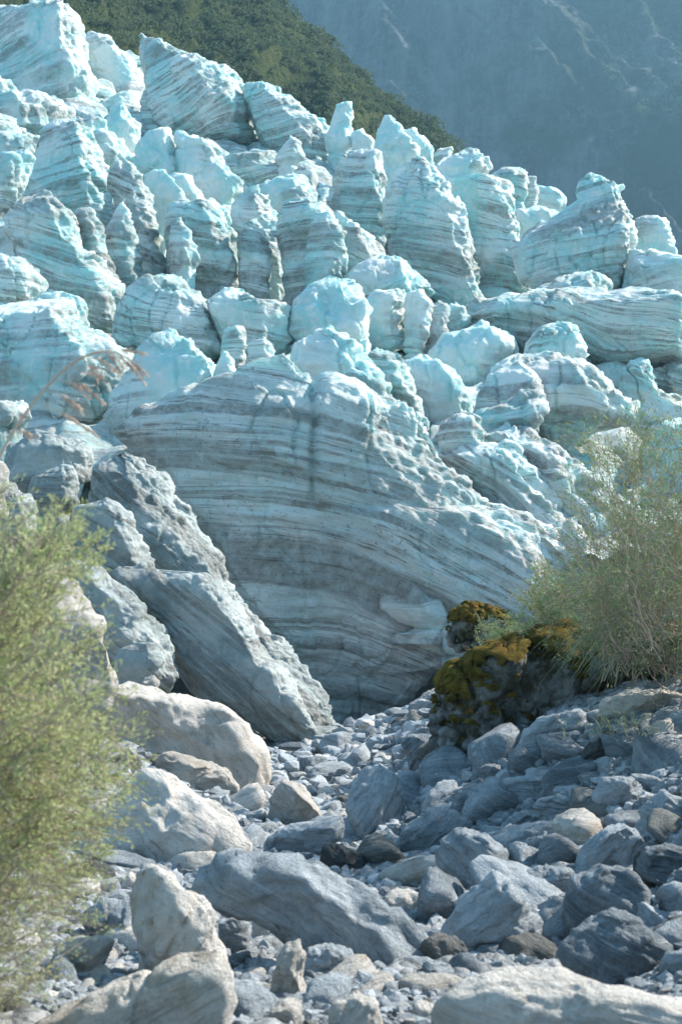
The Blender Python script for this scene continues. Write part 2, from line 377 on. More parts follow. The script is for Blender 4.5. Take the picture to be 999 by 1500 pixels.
def traced_rock(name, poly, label, cat, mat, Y=None, depth=0.8, sub=5, tilt=None, group=None, facets=9, sink=0.0):
    pg = np.array(poly, float); seed = int(abs(pg.sum())) % 9973
    r = np.random.default_rng(seed)
    base = pg[pg[:, 1] > pg[:, 1].max()-0.25*np.ptp(pg[:, 1])]
    bx, by = base[:, 0].mean(), pg[:, 1].max()
    if Y is None:
        Y = ground_at(bx, by-6, 12.0) or 12.0
    w, h = np.ptp(pg[:, 0])/F*Y, np.ptp(pg[:, 1])/F*Y; size = math.sqrt(w*h)
    T = depth*size*0.62; Yc = Y+T*0.55
    k = Y/Yc
    X, Tq, c = polar_blob(poly, Yc, T, sub, seed, facets)
    a = math.radians(r.uniform(-35, 35) if tilt is None else tilt)
    sd = np.array([-math.sin(a), r.uniform(-0.3, 0.3), math.cos(a)]); sd /= np.linalg.norm(sd)
    X, s = rock_detail(X, Tq, size, seed % 97, sd)
    if sink:
        low = X[:, 2] < c[2]; X[low, 2] = c[2] + (X[low, 2]-c[2])*(1+sink)
    loc = np.array([c[0], c[1], X[:, 2].min()])
    me = mesh_np(name, X-loc, Tq, mat, {'strata': s/size*1.2+seed % 13})
    return link(name, me, loc, label=label, cat=cat, group=group)

def serac(poly, Y, label, dirt=0.5, ridge=0.45, depth=0.9, tilt=0.1, curve=None, mat=None, name='ice_pinnacle', cat='ice pinnacle',
          step=2.3, down=3.0, rough=1.0, group='ice pinnacles and blocks of the glacier', cap=0.35, lean=0.35, lump=1.0, crack=None):
    pg = np.array(poly, float); seed = int(abs(pg.sum()*1.7)) % 9973; r = np.random.default_rng(seed)
    x0 = (pg[:, 0]-CX)/F*Y; z0 = (CY-pg[:, 1])/F*Y; px = Y/F
    zt, zb = z0.max(), z0.min(); H = zt-zb
    n = max(14, int(H/px/step)); u = np.linspace(0, 1, n); 
    hs = zt - H*(u**1.25*0.999+0.0005)
    A = np.stack([x0, z0], 1); B = np.roll(A, -1, 0)
    L, Rr = np.zeros(n), np.zeros(n)
    for k, zz in enumerate(hs):
        lo = (A[:, 1]-zz)*(B[:, 1]-zz) <= 0; a, b = A[lo], B[lo]
        f = np.where(np.abs(b[:, 1]-a[:, 1]) < 1e-9, 0, (zz-a[:, 1])/(b[:, 1]-a[:, 1]+1e-12)); xx = a[:, 0]+f*(b[:, 0]-a[:, 0])
        L[k], Rr[k] = xx.min(), xx.max()
    # the root below what shows, sunk in the ice behind
    nd = 8; dn = np.linspace(0, down, nd+1)[1:]
    hs = np.concatenate([hs, zb-dn]); wid = Rr-L; j = int(n*0.85)
    L = np.concatenate([L, np.full(nd, L[j:].min())]); Rr = np.concatenate([Rr, np.full(nd, Rr[j:].max())])
    L[n-3:n] = np.linspace(L[n-3], L[n], 3); Rr[n-3:n] = np.linspace(Rr[n-3], Rr[n], 3)
    xc, hw = (L+Rr)/2, (Rr-L)/2+0.02*px
    W = wid.max()/2; hr = 0.6*cap*min(H, 2*W)+1e-6
    capf = np.sqrt(1-(1-np.clip((zt-hs)/hr, 0.0, 1))**2)
    D = depth*np.minimum(W, 0.5*W+0.5*hw)*(0.10+0.90*np.power(np.clip(hw/W, 0.02, 1), 0.75))*np.maximum(capf, 0.04)
    # cross-section: a cut block with a few arrises, its front towards the camera
    nf = max(16, int(2.2*W/px/step)); nb = max(8, nf//3)
    rg = np.clip(ridge+r.uniform(-.12, .12), -.2, .85)
    cx = np.array([-1, -0.80+r.uniform(-.08, .10), rg, 0.5*(rg+1)+r.uniform(0, .1), 1.0])
    cd = np.array([0, 0.42+r.uniform(-.08, .22), 1.0, 0.62+r.uniform(-.05, .25), 0.0])
    tf = np.linspace(0, 1, nf); tb = np.linspace(0, 1, nb+2)[1:-1]
    xb = -np.cos(tf*math.pi)*0.45 + (tf*2-1)*0.55
    rows = []
    for k in range(len(hs)):
        zz = hs[k]*0.9/W
        wob = 0.22*perlin(np.array([[zz, seed*0.31+i*7.7, 3.3] for i in range(3)]))
        c = cx.copy(); c[1:4] += wob; c = np.maximum.accumulate(c); c = np.clip(c, -1, 1)
        dd = np.interp(xb, c, cd)
        dd = 0.88*dd + 0.12*np.sqrt(np.clip(1-xb**2, 0, 1))
        fx = xc[k]+hw[k]*xb; fy = Y - D[k]*dd
        bx_ = xc[k]+hw[k]*np.cos(tb*math.pi); by_ = Y + D[k]*np.sin(tb*math.pi)*0.9
        rows.append(np.stack([np.concatenate([fx, bx_]), np.concatenate([fy, by_]), np.full(nf+nb, hs[k])], 1))
    X = np.array(rows); nr, nc = X.shape[:2]
    X[:, :, 1] += lean*(zt-X[:, :, 2]) * -0.35
    X[:, :, 1] += lean*0.35*min(H, 3*W)*0.5
    X = X.reshape(-1, 3); Fq = grid_faces(nr, nc, True)
    # top cap fan
    X = np.vstack([X, X[:nc].mean(0)]); top = np.stack([np.arange(nc), np.full(nc, len(X)-1), (np.arange(nc)+1) % nc, (np.arange(nc)+1) % nc], 1)
    Tq = np.vstack([Fq[:, [0, 1, 2]], Fq[:, [0, 2, 3]], top[:, :3]])
    N = tri_normals(X, Tq)
    cen = X.mean(0); 
    if ((X-cen)*N).sum() < 0: N = -N; Tq = Tq[:, ::-1]
    m = px*100/5.0    # size of a typical 100 pixel block here, about a fifth of it as unit
    a = math.tan(tilt)
    s = X[:, 2] - a*X[:, 0] if curve is None else X[:, 2] + curve(X[:, 0], X[:, 2])
    s = s + (0.9 if lump == 1.0 else 0.4)*fbm(X/9.0+seed % 50, 2)
    q = X + seed % 31
    lw = np.minimum(1.0, 2*W/4.5)
    qw = q + 0.35*np.stack([perlin(q*0.9), perlin(q*0.9+11), perlin(q*0.9+23)], 1)
    v1, v2, cid = voro(qw/(0.6+2.3*lw)*[1, 1, 0.7]); w1, w2, cj = voro(qw/(0.3+0.75*lw)*[1, 1, 0.85]); x1, x2, ck = voro(qw/(0.25+0.2*lw))
    lm = sstep(-0.1, 0.35, perlin(X/5.5+60))
    led = perlin(np.stack([s*0.8, q[:, 0]*0.2, q[:, 1]*0.2], 1)) + 0.6*perlin(np.stack([s*2.3, q[:, 0]*0.35, q[:, 1]*0.35], 1))
    rim = np.clip(N[:, 0]*1.3 + np.clip(N[:, 2], 0, 1)*0.5 - 0.05, 0, 1.2)      # melt gnaws the sunny flanks, the shaded faces stay flat
    side = 0.12+rim
    e1 = sstep(0, 0.07, v2-v1); e2 = sstep(0, 0.1, w2-w1); e3 = sstep(0, .12, x2-x1)
    h = 0.16*fbm(q/3.6, 3)*lw*lump + (cid-0.5)*0.55*e1*lw*lump + (cj-0.5)*0.34*e2*lw*side*lump + (ck-0.5)*0.10*e3*side + rim*(0.13*(0.5-w1)*lw*lump + 0.09*(0.5-x1)) \
        + (0.09*lm if lump == 1.0 else 0.20)*led*rough*(0.4+0.6*lw) + 0.11*ridged(q/1.3, 5, .6)*side + 0.05*fbm(q*1.6, 3)
    h = h - sstep(0.06, 0.0, v2-v1)*0.10*lw*lump
    gn = perlin(np.stack([q[:, 0]/2.2, q[:, 1]/2.2, q[:, 2]/13], 1) + 0.12*perlin(q*0.8)[:, None])
    h = h - 0.28*lw*lump*sstep(0.055, 0.0, np.abs(gn))*(0.5+0.5*sstep(-.2, .3, perlin(q/4+70)))
    if crack is not None:
        xc_, z1_, z2_ = crack; xx_ = X[:, 0]-xc_-0.25*perlin(np.stack([X[:, 2]*0.6, X[:, 2]*0, X[:, 2]*0+seed], 1))
        h = h - (0.40*np.exp(-(xx_/0.14)**2)-0.30*sstep(-0.1, 0.5, xx_)*sstep(3.5, 0.5, xx_))*sstep(z2_-1, z2_, X[:, 2])*(1-sstep(z1_-.5, z1_+.5, X[:, 2]))
    d = np.full(len(X), dirt) + 0.35*fbm(X/6.0+40, 2) + 0.10*cid + 0.65*dirt*sstep(0.15, 0.7, rim)*sstep(-.2, .35, fbm(X/2.2+9, 3))
    X = X + N*(h*rough)[:, None]
    loc = np.array([xc.mean(), Y, X[:, 2].min()])
    me = mesh_np(name, X-loc, Tq, mat or M_ice, {'strata': s, 'dirt': np.clip(d, 0, 1.4)})
    return link(name, me, loc, label=label, cat=cat, group=group)

# ------------------------------------------------------------------ glacier body under and between the pinnacles
GL = [(-400,640,66),(0,650,68),(150,660,64),(300,640,68),(450,600,70),(600,680,66),(760,760,62),(900,700,70),(1000,660,76),(1300,640,72),
 (-400,560,82),(0,520,86),(200,510,88),(400,500,88),(600,520,88),(800,560,80),(1000,560,88),(1300,560,88),
 (-400,380,104),(0,360,106),(200,350,106),(400,380,104),(600,420,106),(800,440,106),(1000,450,106),(1300,450,104),
 (-400,200,132),(0,190,132),(200,230,128),(400,240,128),(560,270,128),(700,310,125),(850,370,118),(1000,430,114),(1300,480,112),
 (-400,60,152),(0,80,156),(200,120,156),(400,190,150),(560,250,145),(700,310,140),(850,380,135),(1300,500,130),
 (-400,80,190),(0,100,190),(300,180,190),(560,280,190),(800,420,190),(1300,560,190)]
glX = np.array([((a-CX)/F*Y/60, Y/60) for a, b, Y in GL]); glV = np.array([(CY-b)/F*Y for a, b, Y in GL])
_GS = tps_fit(glX, glV, 1e-3)
gx = np.linspace(-55, 55, 420); gy = np.linspace(61, 200, 420)
XX, YY = np.meshgrid(gx, gy); x, y = XX.ravel(), YY.ravel(); z = _GS(np.stack([x/60, y/60], 1)) - 0.6
X = np.stack([x, y, z], 1); v1, v2, cid = voro(X/5.0*[1, 1, 0.5]); w1, w2, c2 = voro(X/2.0)
z = z + 2.6*(0.6-v1) + 0.8*(0.5-w1) - 1.6*sstep(0.12, 0, v2-v1) + 0.5*fbm(X/2.5, 4)
X[:, 2] = z
me = mesh_np('glacier', X, grid_faces(420, 420), M_ice, {'strata': z+0.9*fbm(X/9, 2), 'dirt': np.full(len(z), 0.75)})
link('glacier', me, kind='structure')

# ------------------------------------------------------------------ the big banded wall at the snout
def wall_curve(x, z): 
    return 0.014*np.clip(x+4.5, -9, 20)**2 + 0.10*np.clip(x, 0, 20) + 0.08*np.sin(x*0.7+z*0.35)
wall = serac([(168,632),(200,606),(235,588),(300,562),(345,552),(352,538),(378,528),(410,526),(432,540),(470,560),(520,570),(572,582),(600,600),(606,640),
       (650,682),(712,742),(760,752),(815,782),(850,830),(862,900),(830,950),(760,975),(700,985),(640,990),(600,1030),(560,1060),(500,1070),(440,1000),(400,930),(330,850),(270,770),(215,700)], 62,
      'tall grey banded ice wall rising above the dark gap where the rock gully ends', dirt=0.95, ridge=0.10, depth=0.36, curve=wall_curve, lump=0.55, crack=(-1.3, 7.2, 1.0),
      mat=M_ice_wall, name='ice_wall', cat='ice wall', group=None, down=2.0, rough=0.9, cap=0.5, lean=-0.35)
serac([(590,612),(606,600),(630,636),(645,665),(660,690),(690,722),(712,748),(722,800),(735,850),(715,880),(670,850),(628,790),(600,720),(588,660)], 62.5,
      'narrow ice buttress with a sunlit edge along the right side of the banded wall', dirt=0.7, ridge=0.3, curve=wall_curve, mat=M_ice_wall, name='ice_buttress', cat='ice buttress', group='ice buttresses stepping down right of the banded wall', down=0.2, lean=-0.6)
serac([(648,668),(662,650),(690,644),(738,650),(756,668),(778,700),(812,728),(850,780),(880,860),(860,930),(740,930),(720,800),(700,730),(670,700)], 64,
      'sloping ice buttress with fine dark stripes left of the right hand shrub', dirt=0.7, ridge=0.1, curve=wall_curve, mat=M_ice_wall, name='ice_buttress', cat='ice buttress', group='ice buttresses stepping down right of the banded wall', down=2)
serac([(690,640),(740,622),(780,632),(792,655),(812,650),(842,668),(850,688),(882,716),(930,760),(960,860),(930,930),(800,900),(760,740),(720,680)], 66,
      'smooth bluish ice buttress ending in the leaves of the right hand shrub', dirt=0.45, ridge=0.25, curve=wall_curve, mat=M_ice_wall, name='ice_buttress', cat='ice buttress', group='ice buttresses stepping down right of the banded wall', down=2)
bpy.context.view_layer.update()
ok_, hit_, *_ = wall.ray_cast(Vector(P(592, 905, 30))-wall.location, Vector(P(592, 905, 60)).normalized())
hornY = (hit_+wall.location).y if ok_ else 57.5
print('horn', ok_, hornY)
serac([(548,836),(556,818),(568,822),(580,846),(600,852),(622,852),(632,872),(650,900),(640,925),(580,915),(550,890)], hornY+0.55,
      'small sunlit horn of ice sticking out low on the banded wall', dirt=0.35, ridge=0.5, mat=M_ice_wall, name='ice_horn', cat='ice horn', group=None, down=0.5, cap=0.6, lean=0.0, depth=0.9, lump=0.5)
ok_, hit_, *_ = wall.ray_cast(Vector(P(676, 915, 30))-wall.location, Vector(P(676, 915, 60)).normalized())
serac([(640,925),(655,900),(668,882),(690,872),(702,890),(720,915),(725,945),(690,965),(650,955)], (hit_+wall.location).y+0.6 if ok_ else 58,
      'low bright ice crag just left of the small mossy rock', dirt=0.4, ridge=0.5, mat=M_ice_wall, name='ice_crag', cat='ice crag', group=None, down=0.3, lump=0.5)
print('crag', ok_)

# ------------------------------------------------------------------ pinnacles and blocks of the icefall
S = [
 ([(-70,20),(0,8),(22,5),(50,9),(95,11),(108,20),(118,52),(130,95),(146,130),(142,165),(120,185),(0,190),(-70,190)], 150, 'huge broad ice block at the top left corner of the icefall', .35, .75, .5),
 ([(118,60),(130,46),(160,52),(166,63),(184,75),(200,80),(212,110),(222,190),(140,200),(125,120)], 156, 'low snowy ice shoulder between the top left block and the tall rounded block', .3, .2, .4),
 ([(201,70),(204,48),(238,57),(242,62),(272,73),(296,86),(302,94),(330,99),(350,112),(358,134),(376,156),(382,166),(372,190),(378,220),(330,245),(250,215),(222,190),(212,130)], 141, 'tall rounded ice block crossed by a dark diagonal band under the green ridge', .75, .1, .5),
 ([(356,128),(360,117),(388,118),(407,126),(411,138),(440,155),(456,172),(480,187),(502,215),(508,260),(500,320),(430,320),(395,240),(372,190)], 138, 'long grey ice shoulder sloping right below the green ridge', .6, .1, .2),
 ([(458,182),(463,173),(474,173),(482,188),(478,200),(460,196)], 137, 'tiny snowy ice knob left of the flat topped tooth', .2, .3, 0),
 ([(-60,150),(0,140),(36,145),(66,138),(100,156),(112,174),(108,205),(20,215),(-60,215)], 126, 'wide white ice bench below the huge top left block', .55, .3, .1),
 ([(-50,120),(0,115),(16,121),(24,138),(10,155),(-50,158)], 128, 'small white ice hump at the left edge above the ice bench', .2, .3, 0),
 ([(150,185),(160,155),(175,134),(184,152),(190,166),(206,188),(207,215),(185,235),(160,220)], 122, 'bright jagged white spike left of the rounded block', .1, .3, 0),
 ([(112,182),(118,168),(132,164),(150,176),(154,195),(178,205),(197,232),(185,275),(150,260),(122,225)], 118, 'small lumpy ice block beneath the jagged white spike', .4, .3, .2),
 ([(35,270),(50,215),(58,192),(72,178),(92,174),(118,180),(128,200),(146,232),(160,270),(167,315),(160,350),(90,350),(40,310)], 106, 'large smooth cyan dome with a rounded top at the left of the icefall', .4, .55, .25),
 ([(-60,165),(0,170),(20,185),(30,200),(46,216),(44,240),(30,290),(0,320),(-60,320)], 110, 'cyan ice wall at the left edge beside the smooth dome', .3, .5, .2),
 ([(195,250),(199,212),(214,192),(235,184),(252,191),(262,222),(264,262),(232,272),(205,262)], 109, 'rounded turquoise knob, the left one of the smooth pair in the upper left', .08, .5, 0),
 ([(252,200),(258,190),(268,192),(286,205),(311,212),(326,240),(342,256),(358,270),(356,290),(338,312),(305,312),(280,300),(262,260)], 108, 'glassy turquoise hump, the right one of the smooth pair in the upper left', .06, .55, -.1),
 ([(210,275),(213,256),(232,248),(250,262),(266,280),(268,294),(252,308),(247,340),(244,385),(228,385),(218,330)], 101, 'clean turquoise blade on the left side of the deep blue crack', .05, .85, -.3),
 ([(243,266),(254,257),(276,258),(292,280),(302,296),(290,315),(262,312),(250,290)], 104, 'small smooth slab wedged below the turquoise hump', .2, .4, .2),
 ([(160,262),(170,240),(182,232),(200,242),(216,270),(227,320),(242,385),(245,420),(190,430),(172,350)], 98, 'narrow brown streaked ice rib on the left of the turquoise blade', .9, .4, -.3),
 ([(150,345),(160,318),(172,296),(180,290),(190,325),(202,375),(206,420),(150,420)], 93, 'slender pointed grey ice spine in front of the streaked rib', .5, .5, .1),
 ([(5,320),(18,300),(32,290),(60,280),(90,298),(112,320),(120,350),(136,372),(160,402),(182,432),(178,480),(100,500),(50,440),(20,370)], 89, 'big dirty slab of ice leaning right with wide dark bands', .85, .6, -.25),
 ([(105,330),(112,308),(132,306),(150,335),(158,375),(165,410),(140,420),(118,370)], 91, 'small dirty ice tooth beside the big leaning slab', .8, .4, .1),
 ([(-60,240),(0,235),(34,220),(44,232),(40,265),(26,295),(12,330),(14,370),(-60,400)], 96, 'flat cyan ice face at the left edge under the cyan wall', .2, .6, .3),
 ([(-60,340),(0,315),(18,325),(35,360),(45,395),(50,430),(0,440),(-60,440)], 91, 'shaded blue ice face left of the big leaning slab', .3, .8, .4),
 ([(-60,375),(0,370),(25,384),(50,396),(63,411),(58,440),(20,460),(-60,460)], 83, 'low white ice mound at the left edge under the leaning slab', .5, .3, .1),
 ([(320,250),(326,234),(380,225),(402,222),(412,244),(432,262),(420,285),(350,285)], 119, 'thin flat ledge of ice left of the small white horn', .45, .3, .2),
 ([(404,236),(410,220),(424,200),(432,206),(440,210),(442,226),(434,245),(414,250)], 117, 'small white ice horn in the upper middle', .02, .3, 0),
 ([(430,250),(445,240),(457,248),(464,270),(462,300),(438,300)], 113, 'small lumpy pillar just below the white horn', .4, .3, 0),
 ([(382,292),(386,272),(402,258),(430,255),(448,262),(458,280),(462,305),(430,325),(395,315)], 105, 'rounded clean ice bulge above the brown column', .1, .3, .1),
 ([(334,320),(340,298),(350,288),(372,275),(386,290),(402,315),(416,345),(420,400),(422,445),(385,450),(365,400),(345,380)], 99, 'pale ice fin with a sharp sunlit edge in the centre left', .4, .35, .1),
 ([(243,340),(246,300),(275,294),(310,300),(336,312),(346,342),(352,388),(345,430),(290,430),(250,400)], 96, 'square topped ice block with brown horizontal bands', .75, .4, .05),
 ([(247,352),(250,330),(260,322),(278,344),(289,375),(284,405),(252,410)], 92, 'small white cone of ice standing before the square topped block', .15, .3, 0),
 ([(345,350),(360,325),(375,320),(390,345),(395,390),(392,440),(350,440)], 95, 'dark striped ice column left of the pale fin foot', .7, .3, .1),
 ([(402,315),(418,296),(455,288),(470,304),(482,325),(474,400),(462,440),(425,440),(414,370)], 95, 'wide brown ice column with many dark spots in the middle', 1.0, .3, .1),
 ([(446,390),(452,335),(465,312),(482,312),(500,342),(505,385),(495,415),(450,425)], 91, 'short tapering ice column right of the wide brown column', .5, .3, .1),
 ([(480,330),(492,310),(515,325),(540,350),(556,378),(548,400),(500,400)], 96, 'row of low dark ice lumps at the foot of the grey column', .7, .4, -.3),
 ([(478,205),(486,176),(493,152),(502,148),(514,148),(514,178),(518,215),(500,232),(480,222)], 134, 'flat topped cyan ice tooth standing against the green ridge', .15, .3, 0),
 ([(512,200),(514,190),(530,188),(534,196),(546,206),(542,222),(516,222)], 133, 'small white step of ice right of the flat topped tooth', .1, .3, 0),
 ([(546,215),(552,190),(563,166),(574,166),(586,182),(592,196),(606,212),(612,230),(592,255),(555,250)], 128, 'clean leaning cyan peak between the flat tooth and the big fins', .12, .6, 0),
 ([(586,200),(590,190),(605,187),(616,200),(626,205),(634,216),(630,245),(600,248)], 130, 'rounded white knob behind the leaning cyan peak', .25, .3, 0),
 ([(632,235),(640,218),(660,218),(662,235),(650,248),(636,246)], 132, 'small grey ice bump on the skyline left of the tallest fin', .5, .3, 0),
 ([(486,300),(492,262),(500,235),(512,220),(540,217),(558,221),(560,250),(566,300),(568,350),(568,385),(540,390),(505,345)], 115, 'broad grey ice column with a straight right edge', .65, .6, .1),
 ([(563,330),(565,272),(590,250),(609,229),(618,232),(634,252),(642,266),(656,290),(676,306),(684,332),(690,370),(696,410),(702,445),(660,460),(610,430),(575,380)], 105, 'big pointed ice fin with a lumpy sunlit right edge', .55, .55, -.2),
 ([(634,246),(650,232),(684,211),(700,216),(714,230),(714,248),(706,260),(738,264),(746,272),(746,302),(753,340),(766,366),(773,392),(771,432),(735,450),(690,430),(680,350),(660,300),(640,270)], 110, 'tallest ice fin, its right edge stepped like a staircase', .4, .3, -.15),
 ([(714,262),(722,250),(735,247),(760,248),(771,261),(769,288),(756,305),(740,300),(722,280)], 119, 'rounded ice stump behind the right shoulder of the tallest fin', .3, .3, .1),
 ([(764,275),(767,261),(780,258),(786,280),(782,305),(766,305)], 121, 'thin upright ice slice between two stumps on the right skyline', .3, .4, 0),
 ([(780,290),(784,268),(810,275),(822,285),(824,305),(812,318),(788,312)], 123, 'squat cyan ice block on the right skyline left of the hooked summit', .15, .3, 0),
 ([(748,335),(755,312),(780,300),(800,302),(812,316),(795,345),(765,355)], 115, 'glossy round cyan lumps in the notch left of the hooked summit', .1, .3, 0),
 ([(752,360),(768,340),(815,312),(844,292),(850,266),(868,252),(884,253),(896,268),(911,270),(916,292),(926,310),(930,335),(926,375),(922,420),(900,445),(800,445),(762,410)], 101, 'large ice massif with a hooked summit on the right of the icefall', .55, .5, .35),
 ([(926,345),(930,318),(945,314),(966,318),(976,326),(979,346),(985,372),(975,400),(940,400)], 108, 'lumpy ice tower beside the hooked massif near the right edge', .4, .4, .1),
 ([(915,420),(925,355),(940,365),(960,375),(1000,384),(1070,395),(1070,470),(920,460)], 97, 'brightly lit shattered ice slope at the right edge below the lumpy tower', .25, .3, .1),
 ([(165,500),(170,468),(176,448),(190,425),(206,408),(236,400),(262,405),(282,425),(305,441),(320,460),(326,482),(336,515),(300,545),(200,545)], 84, 'round backed ice hump with a dark cracked crest', .75, .4, -.15),
 ([(298,440),(325,420),(358,418),(372,442),(390,462),(410,450),(426,449),(431,480),(429,515),(380,540),(325,520)], 82, 'glowing turquoise ice saddle with a dirty cap left of centre', .2, .3, .05),
 ([(323,510),(328,480),(350,478),(360,500),(355,540),(330,545)], 77, 'stubby lumpy ice post under the turquoise saddle', .3, .3, 0),
 ([(362,530),(366,505),(384,490),(396,508),(402,540),(380,550)], 76, 'small pale ice cone right of the stubby post', .2, .4, 0),
 ([(422,490),(428,438),(452,414),(480,402),(505,406),(522,440),(540,468),(538,500),(500,510),(440,505)], 82, 'smooth turquoise dome right in the centre of the icefall', .2, .55, .25),
 ([(500,430),(505,408),(520,395),(550,380),(576,370),(600,385),(622,410),(632,426),(622,446),(580,448),(520,440)], 91, 'overhanging white ice brow above the centre', .3, .5, .3),
 ([(512,470),(518,440),(545,424),(582,420),(594,440),(597,475),(590,510),(560,525),(525,510)], 86, 'rounded pale block under the overhanging brow', .25, .5, .1),
 ([(590,470),(596,430),(612,425),(626,445),(624,490),(612,525),(592,515)], 84.5, 'narrow pale ice slice right of the rounded pale block', .3, .5, 0),
 ([(618,500),(622,450),(640,444),(652,450),(652,490),(642,520),(622,520)], 85.5, 'upright cracked ice pillar with a brown right side', .45, .5, 0),
 ([(648,485),(652,450),(666,444),(682,450),(688,472),(672,495)], 86.5, 'small ice tooth beside the brown sided pillar', .4, .4, 0),
 ([(680,468),(690,446),(720,436),(760,440),(800,442),(830,430),(862,422),(900,426),(950,438),(985,442),(1070,462),(1070,575),(960,570),(900,560),(800,545),(740,530),(700,500)], 89, 'long dark ramp of striped ice crossing the right side', .95, .3, -.1),
 ([(774,440),(782,422),(815,410),(850,403),(880,412),(895,432),(860,450),(800,455)], 94, 'clean cyan slab resting on top of the long dark ramp', .15, .3, .1),
 ([(768,520),(772,498),(786,480),(815,471),(840,484),(852,502),(852,535),(830,560),(790,550)], 80, 'round ice button with a dark underside below the long ramp', .3, .6, .1),
 ([(625,560),(630,515),(650,490),(680,485),(702,474),(736,490),(748,512),(735,545),(700,590),(650,585)], 82, 'bright jumbled ice rubble in the right centre', .15, .3, 0),
 ([(700,575),(712,545),(738,522),(762,511),(795,516),(825,522),(862,540),(885,562),(905,582),(926,604),(922,622),(880,635),(850,655),(810,665),(780,640),(735,610)], 72, 'big smooth sunlit ice lobe with a dark undercut belly', .35, .45, -.1),
 ([(696,605),(704,580),(722,548),(755,534),(772,550),(792,572),(792,600),(765,625),(710,625)], 70, 'curved ice scoop resting against the sunlit lobe', .35, .5, .1),
 ([(684,615),(700,598),(732,590),(760,570),(786,580),(792,602),(786,625),(790,655),(740,665),(700,645)], 68, 'overhanging ice beak above a dark hollow', .4, .6, .1),
 ([(862,560),(870,536),(902,521),(920,545),(930,580),(905,605),(875,590)], 84, 'bright angular ice shard right of the sunlit lobe', .1, .3, 0),
 ([(905,570),(912,536),(940,529),(958,558),(980,580),(1010,595),(1070,610),(1070,680),(960,660),(925,615)], 80, 'lit ice ridge running to the right edge above the shrub', .3, .4, -.3),
 ([(946,560),(955,535),(985,527),(1070,545),(1070,610),(1000,600),(965,585)], 84, 'striped ice hump at the right edge below the dark ramp', .6, .4, -.2),
 ([(945,660),(968,622),(1000,614),(1070,605),(1070,740),(960,740)], 73, 'blue ice bank at the right edge behind the shrub top', .2, .3, .1),
 ([(585,560),(590,530),(620,524),(652,535),(676,560),(690,588),(692,612),(640,625),(605,620)], 75, 'pale rounded ice cushion in front of the jumbled rubble', .3, .5, -.1),
 ([(496,560),(505,525),(550,510),(586,530),(600,560),(612,590),(622,622),(590,625),(540,600)], 73, 'stepped white ice spur dropping to the banded wall', .3, .5, -.2),
 ([(422,535),(432,502),(470,484),(500,498),(522,520),(548,550),(564,575),(520,590),(450,580)], 71, 'sunlit ice shelf lying right on top of the banded wall', .15, .5, -.2),
 ([(638,640),(646,616),(664,608),(694,609),(704,625),(706,655),(670,670),(645,665)], 65, 'dark dirty ice stump above the striped buttress', 1.1, .4, 0),
 ([(-80,470),(0,448),(30,440),(65,428),(95,432),(116,446),(134,478),(165,502),(200,522),(214,548),(200,600),(140,660),(0,660),(-80,660)], 78, 'wide pale ice slope with dark streaks at the left above the rubble covered ice', .5, .5, .1),
 ([(150,610),(180,560),(200,508),(222,489),(245,480),(272,490),(292,512),(316,532),(318,560),(290,595),(230,640),(165,650)], 71, 'white crested ice slope above the left end of the banded wall', .3, .6, .25),
 ([(308,562),(314,535),(326,514),(336,521),(346,545),(342,566),(322,572)], 69.5, 'tiny sharp white ice fang at the left end of the wall top', .05, .3, 0),
 ([(-60,600),(0,592),(22,589),(38,600),(36,622),(0,630),(-60,630)], 64, 'small knob of ice at the left edge behind the straw grass', .5, .3, 0),
 ([(206,150),(214,128),(228,150),(240,190),(235,215),(212,200)], 139.5, 'thin ice blade against the left side of the rounded block', .5, .3, .3),
 ([(505,560),(512,545),(540,552),(560,580),(590,600),(585,615),(530,600)], 68, 'low dirty ice ledge along the top right of the banded wall', .7, .4, -.2),
]
for poly, Y, label, dirt, ridge, tilt in S:
    serac(poly, Y, label, dirt=dirt*0.9, ridge=ridge, tilt=tilt)

# ------------------------------------------------------------------ rubble covered dead ice before the wall
def dead(poly, Y, label, dirt, ridge, tilt, **kw):
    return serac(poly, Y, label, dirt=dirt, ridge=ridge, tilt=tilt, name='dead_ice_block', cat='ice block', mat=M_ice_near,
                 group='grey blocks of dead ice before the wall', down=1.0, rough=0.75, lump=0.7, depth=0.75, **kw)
dead([(120,690),(150,664),(172,656),(205,670),(242,712),(282,762),(322,812),(348,862),(402,932),(462,1002),(496,1060),(486,1085),(420,1090),(330,960),(200,860),(140,780)], 47,
     'long dark grey back of dead ice running down along the foot of the wall', .75, .2, -.7, lean=0.9)
dead([(8,700),(12,655),(50,636),(110,640),(136,662),(128,705),(60,750),(20,735)], 45, 'lumpy grey ice heap at the left under the pale slope', .95, .4, .2)
dead([(40,730),(48,700),(88,680),(108,700),(112,735),(70,760)], 42.5, 'rounded grey ice boulder behind the top of the left shrub', .8, .4, .1)
dead([(-40,700),(0,705),(18,720),(46,742),(60,790),(0,830),(-40,830)], 40, 'blue grey ice lump at the left edge behind the left shrub', .7, .4, .1)
dead([(95,770),(105,742),(150,734),(186,755),(206,800),(228,842),(232,870),(160,870),(105,830)], 41, 'smooth blue grey ice hump above the rugged pale block', .55, .6, -.4)
dead([(60,850),(90,820),(130,830),(190,870),(235,930),(262,990),(240,1020),(150,1000),(80,930)], 38, 'blue grey ice slope behind the sunlit left edge', .7, .7, -.7)
dead([(160,842),(200,835),(232,860),(262,848),(290,841),(306,850),(322,872),(352,906),(382,952),(422,1002),(446,1045),(470,1078),(420,1085),(380,1068),(290,1020),(250,965),(228,910),(180,870)], 39.5,
     'rugged pale block of dead ice with a bright sunlit crest', .6, .72, -.6, lean=0.7)
